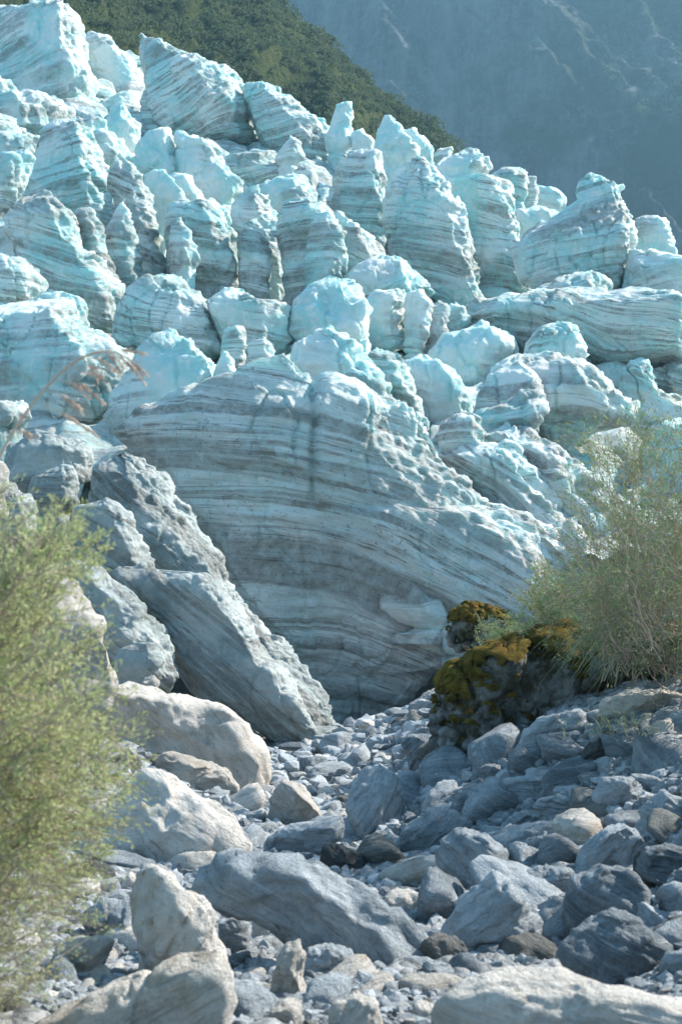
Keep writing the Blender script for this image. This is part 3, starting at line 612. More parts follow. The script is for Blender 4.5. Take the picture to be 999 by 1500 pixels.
dead([(370,1072),(400,1060),(450,1066),(492,1074),(488,1092),(470,1104),(430,1098),(385,1090)], 40.5, 'thin dark ice lip over the shadowed hole at the end of the gully', 1.0, .4, -.2)
dead([(168,980),(172,952),(196,946),(220,949),(226,970),(210,996),(178,1000)], 34, 'small square ice block with a bright right edge above the beige boulder', .5, .75, .1)

# ------------------------------------------------------------------ boulders
B = [  # outline, label, material, depth, tilt
 ([(120,1040),(150,1010),(190,1000),(240,1015),(270,1018),(332,1035),(366,1060),(388,1100),(391,1150),(372,1170),(330,1150),(270,1120),(220,1100),(150,1100)], 'biggest beige boulder on the left bank with a smooth rounded right face', M_pale, .8, -30),
 ([(225,1128),(240,1102),(282,1108),(330,1128),(352,1150),(346,1178),(300,1170),(255,1155)], 'lumpy white boulder lying in front of the biggest beige boulder', M_pale, .8, 10),
 ([(90,1235),(140,1180),(200,1135),(255,1136),(292,1162),(338,1190),(374,1236),(348,1262),(285,1280),(225,1278),(120,1268)], 'wide flat beige slab tapering to the right above the gully', M_pale, .8, -28),
 ([(188,1310),(202,1278),(226,1270),(250,1288),(290,1306),(320,1350),(330,1390),(336,1450),(290,1462),(250,1440),(212,1415),(190,1360)], 'tall pale boulder bent like a knee on the lower left', M_pale, .5, 75),
 ([(30,1512),(130,1464),(210,1436),(262,1410),(318,1386),(340,1414),(346,1462),(332,1515),(250,1545),(60,1545)], 'long pale slab running up from the bottom left corner', M_pale, .6, 28),
 ([(115,1345),(150,1320),(196,1322),(212,1350),(205,1385),(180,1400),(140,1396)], 'blue grey boulder with fine upright stripes behind the left shrub', M_rock, .8, 80),
 ([(70,1415),(84,1382),(130,1370),(168,1376),(160,1402),(118,1442),(78,1446)], 'oval brownish boulder low behind the twigs of the left shrub', M_pale, .8, 20),
 ([(205,1402),(222,1392),(242,1392),(256,1408),(236,1420),(212,1416)], 'small lens shaped stone in the hollow under the knee shaped boulder', M_rock, .8, 0),
 ([(170,1424),(196,1412),(216,1416),(206,1430),(178,1438)], 'small flat stone lying on the long pale slab', M_pale, .8, 10),
 ([(275,1318),(290,1285),(320,1264),(362,1252),(440,1255),(500,1272),(545,1300),(574,1330),(640,1368),(692,1402),(650,1430),(540,1412),(420,1360),(320,1342)], 'widest low slab in the middle of the gully sloping down to the right', M_rock, .38, -24),
 ([(318,1395),(322,1348),(346,1342),(366,1352),(370,1400),(345,1418),(325,1412)], 'upright square grey block left of the middle slab', M_rock, .9, 0),
 ([(304,1340),(306,1298),(318,1290),(332,1298),(334,1342),(318,1352)], 'thin pale upright stone standing above the square grey block', M_pale, .8, 85),
 ([(368,1370),(374,1340),(398,1334),(414,1352),(408,1382),(384,1392)], 'small pale angular block resting before the middle slab', M_pale, .9, 60),
 ([(396,1450),(406,1400),(414,1380),(440,1376),(448,1402),(442,1436),(456,1462),(420,1476)], 'white striped upright stone near the bottom centre', M_pale, .8, 80),
 ([(440,1418),(450,1392),(486,1380),(514,1392),(524,1420),(502,1444),(462,1438)], 'grey wedge stone right of the white striped stone', M_rock, .9, -10),
 ([(466,1262),(474,1240),(502,1238),(534,1256),(536,1278),(512,1290),(480,1280)], 'dark spotted brick shaped stone behind the middle slab', M_dark, .8, -20),
 ([(480,1500),(488,1470),(520,1456),(552,1470),(566,1510),(520,1530)], 'pale pointed stone at the bottom edge near the centre', M_pale, .8, 50),
 ([(440,1330),(456,1318),(480,1316),(484,1345),(466,1360),(444,1352)], 'small dark block sitting on the middle slab', M_dark, .9, 20),
 ([(480,1350),(486,1310),(505,1302),(518,1318),(516,1352),(498,1362)], 'small white upright chip on the middle slab', M_pale, .8, 70),
 ([(388,1210),(400,1155),(414,1140),(440,1150),(470,1185),(476,1206),(430,1222)], 'pale pyramid shaped boulder right of the biggest beige boulder', M_pale, .8, -40),
 ([(380,1248),(395,1225),(440,1205),(500,1198),(505,1225),(470,1250),(410,1262)], 'long light grey slab across the gully above the middle slab', M_rock, .7, 14),
 ([(630,1520),(640,1480),(662,1446),(712,1427),(800,1424),(872,1440),(952,1462),(1060,1484),(1060,1560),(630,1560)], 'large pale boulder filling the bottom right corner', M_pale, .7, -8),
 ([(610,1398),(618,1376),(650,1367),(682,1380),(690,1402),(702,1432),(660,1432),(625,1416)], 'brownish rounded stone right beside the end of the middle slab', M_dark, .8, -35),
 ([(640,1378),(664,1345),(690,1318),(724,1277),(745,1286),(766,1316),(792,1350),(800,1385),(752,1412),(690,1402)], 'pointed triangular boulder in the centre of the right bank', M_rock, .8, 45),
 ([(636,1262),(646,1232),(672,1216),(712,1220),(738,1244),(758,1282),(768,1306),(728,1302),(686,1294),(652,1278)], 'dark boulder with a lit shoulder just above the triangular boulder', M_rock, .8, -35),
 ([(576,1238),(590,1208),(622,1189),(664,1188),(690,1206),(665,1228),(640,1262),(600,1258)], 'smooth arched grey boulder left of the dark boulder', M_rock, .8, 40),
 ([(508,1180),(514,1152),(530,1130),(560,1124),(584,1140),(592,1178),(590,1210),(566,1228),(530,1218),(512,1200)], 'round speckled boulder standing on the far right side of the gully', M_rock, .9, 60),
 ([(734,1218),(748,1196),(772,1184),(806,1198),(820,1214),(798,1226),(752,1228)], 'wedge shaped stone tucked under the pale flat one on the right bank', M_rock, .8, -14),
 ([(776,1182),(792,1168),(822,1165),(852,1173),(852,1194),(832,1212),(796,1200)], 'pale flat stone propped on the wedge shaped stone', M_rock, .8, -5),
 ([(655,1180),(668,1156),(702,1140),(732,1148),(742,1172),(738,1198),(690,1198)], 'tan edged rounded stone below the mossy boulder', M_rock, .8, 4),
 ([(716,1162),(736,1142),(782,1131),(832,1134),(846,1152),(800,1188),(744,1190)], 'long light stone lying right of the tan edged one', M_rock, .8, 6),
 ([(820,1360),(826,1318),(842,1288),(880,1265),(926,1271),(950,1305),(958,1345),(940,1390),(860,1398)], 'tall rounded boulder with fine stripes near the right edge', M_rock, .8, -20),
 ([(822,1398),(836,1372),(866,1352),(900,1340),(944,1354),(984,1382),(1012,1408),(992,1446),(920,1458),(856,1434)], 'big smooth boulder leaning on the striped one at the lower right', M_rock, .8, -25),
 ([(836,1278),(856,1234),(884,1212),(914,1204),(950,1236),(952,1278),(900,1290)], 'broad dull boulder behind the striped one on the right', M_rock, .8, 35),
 ([(756,1098),(768,1072),(806,1050),(850,1038),(876,1050),(882,1070),(856,1096),(796,1114)], 'pale slab shaped boulder directly below the mossy boulder, tilted up right', M_rock, .8, 12),
 ([(838,1138),(846,1108),(882,1068),(918,1080),(924,1100),(886,1132),(852,1150)], 'angular brown grey block right of the pale tilted slab', M_dark, .9, 45),
 ([(930,1272),(944,1246),(974,1234),(1016,1246),(1020,1305),(976,1300)], 'blocky grey boulder cut by the right edge', M_rock, .8, -10),
 ([(760,1300),(772,1278),(802,1269),(838,1276),(842,1300),(812,1328),(778,1318)], 'rounded grey stone in the dark gap left of the striped boulder', M_rock, .8, 10),
 ([(868,1048),(884,1024),(920,1012),(968,1008),(1002,1022),(1004,1050),(930,1060)], 'flat dusty stone under the hanging grass', M_pale, .7, 8),
 ([(972,1088),(978,1052),(1000,1036),(1030,1040),(1030,1094)], 'bluish stone at the right edge under the grass', M_rock, .8, 20),
 ([(604,1140),(586,1085),(604,1072),(640,1078),(652,1110),(640,1142)], 'leaning blue grey boulder at the lower left foot of the mossy boulder', M_rock, .8, 60),
 ([(528,1106),(540,1080),(580,1074),(600,1080),(588,1100),(552,1112)], 'flat dark topped stone at the head of the gully', M_rock, .7, 5),
 ([(866,1170),(884,1142),(924,1136),(948,1158),(940,1188),(896,1196)], 'dull round stone in the middle of the right bank near the edge', M_rock, .8, 25),
 ([(930,1220),(944,1180),(974,1158),(1012,1172),(1016,1222),(966,1236)], 'weathered blocky stone at the right edge halfway down the bank', M_rock, .8, -30),
 ([(764,1392),(778,1368),(808,1372),(816,1396),(792,1410)], 'dark flat stone below the rounded grey one', M_dark, .7, 0),
]
for poly, label, mat, dep, tilt in B:
    traced_rock('boulder', poly, label, 'boulder', mat, depth=dep, tilt=tilt, group='large boulders of the gully', sink=0.9 if dep < 0.45 else 0.25)

# mossy boulders: rock with a separate mat of moss
def moss_cap(X, Tq, parent, seed, lo, thr, thick=0.05, size=1.0):
    N = tri_normals(X, Tq); n = fbm(X/size*2.0+seed, 5)
    m = sstep(thr, thr+0.15, N[:, 2]*0.6 + 0.40*n + lo(X))
    keep = (m[Tq] > 0.02).all(1)
    Xm = X + N*(m*(thick+0.5*thick*fbm(X/size*9+seed, 3)) - 0.01)[:, None]
    loc = np.array(parent.location); idx = np.unique(Tq[keep]); mp = -np.ones(len(X), int); mp[idx] = np.arange(len(idx))
    me = mesh_np('moss', Xm[idx]-loc, mp[Tq[keep]], M_moss)
    return link('moss', me, parent=parent)
def mossy(poly, Y, label, thr, seed, depth=0.8, tilt=70):
    X, Tq, c = polar_blob(poly, Y, depth*0.5*np.ptp(np.array(poly)[:, 0])/F*Y, 6, seed, 11)
    size = math.sqrt(np.ptp(X[:, 0])*np.ptp(X[:, 2])); a = math.radians(tilt)
    X, s = rock_detail(X, Tq, size, seed, np.array([-math.sin(a), 0.1, math.cos(a)]))
    v1, v2, cid = voro(X*5.0); N = tri_normals(X, Tq); low = sstep(0.15, -0.25, (X[:, 2]-c[2])/size); X = X + N*((0.02+0.12*low)*(0.5-v1) - 0.09*low*sstep(0.15, 0, v2-v1))[:, None]
    loc = np.array([c[0], c[1], X[:, 2].min()])
    o = link('mossy_boulder', mesh_np('mossy_boulder', X-loc, Tq, M_mossrock, {'strata': s/size*1.2}), loc, label=label, cat='boulder')
    moss_cap(X, Tq, o, seed, lambda q: 1.1*(q[:, 2]-c[2])/size-0.1, thr, 0.09, size); return o
mossy([(630,1050),(634,1010),(662,982),(692,962),(750,942),(800,930),(842,927),(880,950),(880,1000),(840,1045),(810,1090),(720,1130),(650,1118)], 17.6,
      'big pitted boulder on the right bank with golden moss spread over its top', 0.12, 11)
mossy([(654,935),(664,898),(682,888),(715,890),(742,900),(744,935),(715,955),(668,956)], 24, 'small rock tufted with orange moss behind the big mossy boulder', 0.2, 5)
mossy([(860,1010),(866,960),(900,935),(960,925),(1050,930),(1060,1000),(1000,1025),(910,1030)], 17.0, 'dark mossy rock beneath the hanging grass at the right', 0.25, 8)

# the bright bank edge behind the left shrub
traced_rock('boulder', [(20,880),(60,835),(90,822),(118,850),(134,880),(158,925),(170,965),(172,1010),(150,1060),(60,1090),(-40,1060),(-40,930)],
            'white sunlit crag rising behind the left shrub', 'boulder', M_pale, Y=20, depth=.7, tilt=-40, group='large boulders of the gully')
traced_rock('boulder', [(-60,690),(-30,660),(0,668),(10,690),(14,720),(6,760),(-60,800)], 'bright rock at the very left edge above the left shrub', 'boulder', M_pale, Y=12, depth=.7, group='large boulders of the gully')
traced_rock('boulder', [(206,1010),(212,995),(226,989),(234,998),(233,1014),(216,1020)], 'tiny white stone perched on the biggest beige boulder', 'boulder', M_pale, Y=27, depth=.9, sub=4, group='large boulders of the gully')

# ------------------------------------------------------------------ smaller stones: twelve shapes, many copies
def point_in(poly, x, y):
    c = False; n = len(poly); j = n-1
    for i in range(n):
        xi, yi = poly[i]; xj, yj = poly[j]
        if (yi > y) != (yj > y) and x < (xj-xi)*(y-yi)/(yj-yi)+xi: c = not c
        j = i
    return c
shapes = []
for k in range(12):
    V, Tq = ico(4 if k < 8 else 3); r = np.random.default_rng(100+k)
    pn = r.normal(size=(13, 3)); pn /= np.linalg.norm(pn, axis=1)[:, None]; pd = r.uniform(0.6, 0.95, 13)
    q = np.maximum(V @ pn.T/pd, 0.75); rr = 1/np.power((q**22).mean(1), 1/22)
    X = V*rr[:, None]*[1.15, 0.9, 0.62]*1.05
    X, s = rock_detail(X, Tq, 1.6, k+3, np.array([0.1, 0.15, 0.98]))
    for mm, mn in ((M_stone, 'g'), (M_pale, 'p'), (M_dark, 'd')):
        shapes.append((mn, mesh_np('stone', X, Tq, mm, {'strata': s*0.45+k})))
solid = [b[0] for b in B]
def zone(px, py):
    if px < 230: return ('left', 'stone among the shaded rocks under the left shrub', 'stones under the left shrub')
    if px > 560 + 0.25*(py-1100): return ('right', 'loose stone among the rubble of the shaded right bank', 'loose stones on the right bank')
    if py < 1230: return ('far', 'loose stone at the far upper end of the gully', 'loose stones at the upper end of the gully')
    return ('mid', 'loose stone on the gully floor around the wide middle slab', 'loose stones on the gully floor')
placed = []
def try_stone(px, py, sz):
    for q in placed:
        if (q[0]-px)**2+(q[1]-py)**2*2.2 < (0.31*(q[2]+sz))**2: return
    for pg in solid:
        if point_in(pg, px, py) and sz > 10: return
    Y = ground_at(px, py)
    if Y is None or Y > 52: return
    z_, lab, grp = zone(px, py)
    mn = random.choices(['g', 'p', 'd'], {'left': (3, 4, 2), 'right': (7, 1, 2), 'far': (5, 4, 1), 'mid': (4, 4, 1)}[z_])[0]
    me = random.choice([m for n_, m in shapes if n_ == mn])
    o = bpy.data.objects.new('stone', me); col.objects.link(o); R = sz/2/F*Y
    p = P(px, py, Y); s_ = R*np.array([random.uniform(.85, 1.2), random.uniform(.8, 1.2), random.uniform(.8, 1.5)])
    o.scale = tuple(s_); o.location = (p[0], p[1]+R*0.3, p[2]+R*0.25)
    o.rotation_euler = (random.uniform(-.5, .5), random.uniform(-.6, .6), random.uniform(0, 6.28))
    o['label'] = lab; o['category'] = 'stone'; o['group'] = grp
    placed.append((px, py, sz))
def bank(px):    # lowest photo row of rock ground at a column
    return np.interp(px, [0, 150, 250, 390, 480, 560, 640, 720, 850, 999], [1100, 1120, 1100, 1120, 1085, 1062, 1040, 1080, 1050, 1040])
for k_ in range(900):
    if len(placed) >= 34: break
    try_stone(random.uniform(600, 1000), random.uniform(1075, 1400), random.uniform(62, 108))
tries = 0
while len(placed) < 285 and tries < 14000:
    tries += 1
    px = random.uniform(0, 1010); py = random.uniform(1040, 1510)
    if py < bank(px)+4: continue
    f = (py-1040)/460
    sz = random.choice([random.uniform(20, 34), random.uniform(30, 52), random.uniform(46, 84)])*(0.62+0.6*f)
    if px > 600: sz *= 1.15
    try_stone(px, py, sz)

# uncountable gravel
V0, T0 = ico(2); Vs, Ts, off = [], [], 0; r = np.random.default_rng(5); st = []
cnt = 0
while cnt < 20000:
    px = r.uniform(-20, 1020) if cnt % 6 else r.choice([r.uniform(-250, -20), r.uniform(1020, 1300)]); py = (1030 if px < 1020 else 860)+480*r.uniform()**0.9
    if py < bank(px)-14 and px < 1020: cnt += 0; continue
    cnt += 1
    u = (px-CX)/F; s_ = (CY-py)/F; Vs.append((u, s_))
q = np.array(Vs); LY = np.exp(np.linspace(math.log(5), math.log(58), 130))
SS = np.stack([_S(np.stack([q[:, 0], np.full(len(q), math.log(Yk)*0.25)], 1)) for Yk in LY], 1) - q[:, 1:2]
cr = (SS[:, :-1] < 0) & (SS[:, 1:] >= 0); ok = cr.any(1); k = cr.argmax(1)
i = np.arange(len(q)); f = -SS[i, k]/(SS[i, k+1]-SS[i, k]+1e-12); Yg = LY[k]*(1-f)+LY[k+1]*f
q, Yg = q[ok], Yg[ok]; n = len(q); R = Yg/F*np.exp(r.uniform(math.log(1.8), math.log(12), n))
cen = np.stack([q[:, 0]*Yg, Yg, ground_z(q[:, 0]*Yg, Yg)+R*0.2+0.03], 1)
nv = len(V0); base = []
for k_ in range(24):
    pn = r.normal(size=(9, 3)); pn /= np.linalg.norm(pn, axis=1)[:, None]; pd = r.uniform(.68, .98, 9)
    base.append(V0/np.maximum(V0 @ pn.T/pd, 0.6).max(1)[:, None])
base = np.array(base)[r.integers(0, 24, n)]
jit = base*(1+r.uniform(-.03, .03, (n, nv, 1)))*1.2*r.uniform(.6, 1.25, (n, 1, 3))
a = r.uniform(0, 6.28, n); ca, sa = np.cos(a), np.sin(a)
jx = jit[..., 0]*ca[:, None]-jit[..., 1]*sa[:, None]; jy = jit[..., 0]*sa[:, None]+jit[..., 1]*ca[:, None]
X = np.stack([jx, jy, jit[..., 2]*0.7], -1)*R[:, None, None]+cen[:, None]
T = (T0[None]+(np.arange(n)*nv)[:, None, None]).reshape(-1, 3)
t = NT('gravel'); rnd = t.n('ShaderNodeNewGeometry').outputs['Random Per Island']
c = t.mix(rnd, (0.12, 0.14, 0.155), (0.47, 0.51, 0.54)); c = t.mix(t.mr(t.noise(t.pos(), 30, 4, .8), .45, .65), c, (0.34, 0.35, 0.35))
t.bsdf(c, 0.9, t.bump(t.noise(t.pos(), 25, 5, .8), 0.03, 1.0), 0.2); M_gravel = t.m
link('gravel', mesh_np('gravel', X.reshape(-1, 3), T, M_gravel, smooth=False), kind='stuff')

# ------------------------------------------------------------------ shrubs and grasses
def quads_leaves(Pp, D, L, W, rs):
    n = len(Pp); rv = rs.normal(size=(n, 3)); N = np.cross(D, rv); N /= np.linalg.norm(N, axis=1)[:, None]+1e-9
    a = Pp; b = Pp+D*(L*0.5)[:, None]+N*(W*0.5)[:, None]; c = Pp+D*L[:, None]; d = Pp+D*(L*0.5)[:, None]-N*(W*0.5)[:, None]
    V = np.stack([a, b, c, d], 1).reshape(-1, 3); return V, np.arange(4*n).reshape(-1, 4)
def sample_poly(poly, n, rs):
    pg = np.array(poly, float); lo, hi = pg.min(0), pg.max(0); out = []
    while len(out) < n:
        p = rs.uniform(lo, hi)
        if point_in(poly, p[0], p[1]): out.append(p)
    return np.array(out)
def shrub(name, label, poly, n, Yr, base_px, base_py, leafm, seed, ll=0.022, lw=0.005, twigs=16, leaves=16, tw_len=0.22, curve=0.25, tr=0.006, density=None, cat='shrub'):
    rs = np.random.default_rng(seed); tips = sample_poly(poly, n, rs)
    Ym = 0.5*(Yr[0]+Yr[1]); b0 = P(0.5*(base_px[0]+base_px[1]), 0.5*(base_py[0]+base_py[1]), Ym)
    root = link(name, None, b0, label=label, cat=cat)
    paths, rad, LP, LD = [], [], [], []
    for tp in tips:
        Y = rs.uniform(*Yr); tip = P(tp[0], tp[1], Y)
        base = P(rs.uniform(*base_px), rs.uniform(*base_py), Ym+(Y-Ym)*0.5)
        mid = base*0.45+tip*0.55+np.array([0, 0, 1])*curve*np.linalg.norm(tip-base)*rs.uniform(0.2, 1)+rs.normal(size=3)*0.05
        s = np.linspace(0, 1, 12)[:, None]; p = (1-s)**2*base+2*s*(1-s)*mid+s*s*tip
        p = p + rs.normal(size=p.shape)*0.012*tw_len*4
        paths.append(p); rad.append(tr*(1.1-0.85*s[:, 0]))
        L = np.linalg.norm(tip-base)
        for k in range(twigs):
            u = 1-rs.uniform(0, min(1.0, 1.5*tw_len/L+0.45))*rs.uniform(0.3, 1); i = min(10, int(u*11)); f = u*11-i
            o = p[i]*(1-f)+p[min(11, i+1)]*f; d = p[min(11, i+1)]-p[max(0, i-1)]; d /= np.linalg.norm(d)+1e-9
            d = d*0.9+rs.normal(size=3)*0.55+np.array([0, 0, .25]); d /= np.linalg.norm(d); ln = tw_len*rs.uniform(.4, 1.1)
            w = np.linspace(0, 1, 4)[:, None]; tp_ = o+d*ln*w+np.array([0, 0, -0.12*ln])*w**2
            paths.append(tp_); rad.append(tr*0.28*(1.15-w[:, 0]*.8))
            uu = rs.uniform(0.1, 1.0, leaves)[:, None]; LP.append(o+d*ln*uu+np.array([0, 0, -0.12*ln])*uu**2+rs.normal(size=(leaves, 3))*ln*0.05)
            dd = d+rs.normal(size=(leaves, 3))*0.55; LD.append(dd/np.linalg.norm(dd, axis=1)[:, None])
    V, Fq = tubes(paths, rad, 3); link('branches', mesh_np('branches', V-b0, Fq, M_twig), parent=root)
    LP = np.concatenate(LP); LD = np.concatenate(LD); n_ = len(LP)
    V, Fq = quads_leaves(LP, LD, ll*rs.uniform(.6, 1.3, n_), lw*rs.uniform(.7, 1.4, n_), rs)
    link('foliage', mesh_np('foliage', V-b0, Fq, leafm, smooth=False), parent=root)
    return root
shrub('leafy_shrub', 'large light green feathery shrub filling the left edge of the view',
      [(-60,720),(0,700),(15,740),(55,765),(95,745),(120,800),(110,850),(130,900),(140,960),(160,1010),(190,1080),(212,1130),(195,1200),(165,1260),(120,1300),(60,1340),(-60,1340)],
      215, (4.4, 6.4), (-420, -120), (1050, 1650), M_leafL, 3, twigs=22, leaves=15, tw_len=0.22, ll=0.025, lw=0.006, tr=0.007)
shrub('leafy_shrub', 'sparse brownish lower shrub of bare twigs in the bottom left corner',
      [(-60,1330),(60,1290),(150,1270),(170,1330),(120,1370),(100,1430),(60,1480),(-60,1510)],
      85, (4.6, 5.8), (-420, -150), (1350, 1750), M_leafL, 4, twigs=11, leaves=9, tw_len=0.20, ll=0.018, lw=0.005, tr=0.005)
shrub('leafy_shrub', 'bright yellow green sprig reaching up from the top of the left shrub',
      [(55,790),(80,738),(100,745),(150,770),(165,800),(150,840),(110,830)], 12, (5.0, 5.8), (-60, 20), (950, 1050), M_leafL, 6, twigs=12, leaves=14, tw_len=0.12, ll=0.02, lw=0.006, tr=0.003)
shrub('leafy_shrub', 'airy olive brown shrub rising against the ice on the right',
      [(1060,590),(1000,610),(960,640),(920,625),(890,645),(846,655),(862,700),(812,735),(840,780),(790,830),(800,880),(850,930),(880,965),(1060,965)],
      150, (13.0, 16.8), (880, 1180), (960, 1010), M_leafR, 9, twigs=18, leaves=12, tw_len=0.8, ll=0.065, lw=0.010, tr=0.008, curve=0.28)
shrub('leafy_shrub', 'low green bush right behind the moss on the big boulder',
      [(752,925),(760,880),(790,840),(830,825),(870,860),(890,920),(860,950),(790,935)],
      60, (17.5, 19), (790, 900), (950, 980), M_leafR, 10, twigs=16, leaves=14, tw_len=0.35, ll=0.05, lw=0.013, tr=0.007, curve=0.1)
shrub('leafy_shrub', 'pale green tuft between the small mossy rock and the big mossy boulder',
      [(690,955),(700,915),(740,905),(770,925),(760,955),(720,965)],
      26, (21.5, 22.5), (710, 760), (965, 980), M_leafR, 12, twigs=12, leaves=12, tw_len=0.3, ll=0.05, lw=0.013, tr=0.006, curve=0.05)
def bare(name, label, specs, Y, seed, r0):
    rs = np.random.default_rng(seed); b0 = P(specs[0][0][0], specs[0][0][1], Y); root = link(name, None, b0, label=label, cat='shrub')
    paths, rad = [], []
    for (a, b) in specs:
        for k in range(4):
            A = P(a[0]+rs.normal()*14, a[1]+rs.normal()*8, Y+rs.normal()*0.3); Bq = P(b[0]+rs.normal()*55, b[1]+rs.normal()*40, Y+rs.normal()*0.6)
            s = np.linspace(0, 1, 14)[:, None]; m = (A+Bq)/2+np.array([0, 0, .1])+rs.normal(size=3)*0.35
            p = (1-s)**2*A+2*s*(1-s)*m+s*s*Bq+np.cumsum(rs.normal(size=(14, 3))*0.03, 0); paths.append(p); rad.append(r0*(1.1-.8*s[:, 0]))
            for q in range(7):
                i = rs.integers(3, 13); d = (p[i]-p[i-1]); d /= np.linalg.norm(d); d = d+rs.normal(size=3)*0.6; d /= np.linalg.norm(d)
                w = np.linspace(0, 1, 5)[:, None]; paths.append(p[i]+d*w*rs.uniform(.2, .6)); rad.append(r0*.35*(1.1-.8*w[:, 0]))
    V, Fq = tubes(paths, rad, 4); link('branches', mesh_np('branches', V-b0, Fq, M_twig), parent=root)
bare('bare_shrub', 'tangle of bare pinkish twigs in front of the airy olive shrub', [((960,960),(830,760)), ((980,940),(900,700)), ((1000,930),(950,720)), ((940,960),(860,830))], 13.2, 21, 0.005)

def grass_tuft(label, base, n, Y, seed, L, droop, left=0.0, w=0.006):
    rs = np.random.default_rng(seed); b0 = P(base[0], base[1], Y); Vs, Fs = [], []; m = 9; off = 0
    for k in range(n):
        o = b0+np.array([rs.normal()*0.25, rs.normal()*0.2, rs.normal()*0.04]); d = np.array([left+rs.normal()*0.6, -0.2+rs.normal()*.45, rs.uniform(.3, 1)]); d /= np.linalg.norm(d)
        ln = L*rs.uniform(.5, 1.1); s = np.linspace(0, 1, m)[:, None]; p = o+d*ln*s+np.array([0, 0, -1])*droop*ln*s**2
        sd = np.cross(d, [0, 0, 1]); sd /= np.linalg.norm(sd)+1e-9; ww = (w*(1-s**2)+0.0008)
        Vs.append(np.concatenate([p-sd*ww, p+sd*ww], 1).reshape(-1, 3)); i = np.arange(m-1)*2+off
        Fs.append(np.stack([i, i+1, i+3, i+2], 1)); off += 2*m
    link('grass_tuft', mesh_np('grass_tuft', np.concatenate(Vs)-b0, np.concatenate(Fs), M_grass, smooth=False), b0, label=label, cat='grass tuft', group='grass tufts on the right bank')
grass_tuft('long drooping grass hanging over the dark rock under the airy shrub', (930, 935), 420, 15.0, 31, 1.0, 0.85, -0.35)
grass_tuft('drooping grass clump at the right edge beside the airy shrub', (1010, 945), 260, 14.5, 32, 0.9, 0.8, -0.3)
grass_tuft('thin straw coloured grass sprouting at the foot of the big mossy boulder', (715, 1105), 110, 17.2, 33, 0.55, 0.2, 0.0, 0.005)
grass_tuft('short green weed on the stones right of the mossy boulder foot', (905, 1065), 90, 13.4, 34, 0.35, 0.5, 0.0, 0.006)

def straw_plume():
    Y = 4.6; rs = np.random.default_rng(41)
    st = np.array([(-40,760),(0,668),(22,628),(48,592),(78,556),(110,528),(140,516),(168,514),(192,528),(210,552)], float)
    p = np.array([P(a, b, Y) for a, b in st]); b0 = p[0].copy()
    tt = np.linspace(0, len(p)-1, 60); p = np.stack([np.interp(tt, np.arange(len(p)), p[:, k]) for k in range(3)], 1)
    for _ in range(6): p[1:-1] = (p[:-2]+2*p[1:-1]+p[2:])/4
    root = link('grass_stalk', None, b0, label='tall straw coloured grass plume arching over the left shrub', cat='grass stalk')
    V, Fq = tubes([p], [np.linspace(0.0065, 0.0026, 60)], 6); link('stalk', mesh_np('stalk', V-b0, Fq, M_plume), parent=root)
    paths, rad, LP, LD = [], [], [], []
    specs = [((18,632),(50,642),10),((62,592),(142,632),14),((72,572),(118,600),8),((95,548),(152,586),14),((104,540),(155,552),12),((128,522),(172,546),12),((150,515),(180,540),10),((168,514),(212,556),22),((120,524),(150,560),10),((84,556),(132,578),9),((160,516),(200,530),12)]
    for a, b, n in specs:
        paths, rad, LP, LD = [], [], [], []
        A = P(*a, Y); Bq = P(*b, Y+rs.normal()*0.04)
        for j in range(2):
            e = Bq+rs.normal(size=3)*0.012; s = np.linspace(0, 1, 8)[:, None]; m = (A+e)/2+np.array([0.0, 0, 0.018])
            q = (1-s)**2*A+2*s*(1-s)*m+s*s*e; paths.append(q); rad.append(np.full(8, 0.0013))
            u = rs.uniform(.35, 1, n*3); i = np.minimum(6, (u*7).astype(int)); o = q[i]+(q[i+1]-q[i])*(u*7-i)[:, None]
            d = (q[i+1]-q[i]); d /= np.linalg.norm(d, axis=1)[:, None]; d = d+rs.normal(size=d.shape)*0.22; LP.append(o); LD.append(d/np.linalg.norm(d, axis=1)[:, None])
        V, Fq = tubes(paths, rad, 3); LP, LD = np.concatenate(LP), np.concatenate(LD)
        V2, F2 = quads_leaves(LP, LD, rs.uniform(.014, .030, len(LP)), rs.uniform(.004, .008, len(LP)), rs)
        link('seed_spray', mesh_np('seed_spray', np.vstack([V, V2])-b0, np.vstack([Fq, F2+len(V)]), M_plume, smooth=False), parent=root)
straw_plume()

# ------------------------------------------------------------------ green ridge beyond the glacier
HY = 420.0
cr = np.array([(-900,-700),(-300,-420),(100,-180),(250,-90),(380,-12),(410,5),(440,30),(470,52),(500,85),(530,112),(560,140),(600,162),(625,185),(650,200),(668,218),(700,262),(760,330),(850,430),(1000,600),(1300,900)], float)
crx = (cr[:, 0]-CX)/F*HY; crz = (CY-cr[:, 1])/F*HY
nx_, ny_ = 460, 300
hx = np.linspace(-170, 90, nx_); sdn = np.linspace(-60, 210, ny_)
XX, TT = np.meshgrid(hx, sdn); x = XX.ravel(); dd = TT.ravel()
cz = np.interp(x, crx, crz) + 2.0*perlin(np.stack([x/9, x*0, x*0], 1))
q0 = np.stack([x/26+dd/60, dd/90, x*0], 1)
spur = ridged(q0, 3)*11*sstep(0, 40, dd)
z = cz - np.where(dd > 0, dd*0.92, -dd*0.8) + spur - 4*sstep(0, 40, dd)
X = np.stack([x, HY-dd, z], 1); v1, v2, cid = voro(X/4.6); w1, _, c2 = voro(X/2.2)
X[:, 2] += 3.0*(0.75-v1)*(0.5+cid) + 1.2*(0.6-w1)
t = NT('bush_cover'); pos = t.pos(); n1 = t.noise(pos, 0.05, 5, 0.6); n2 = t.noise(pos, 0.7, 5, 0.75)
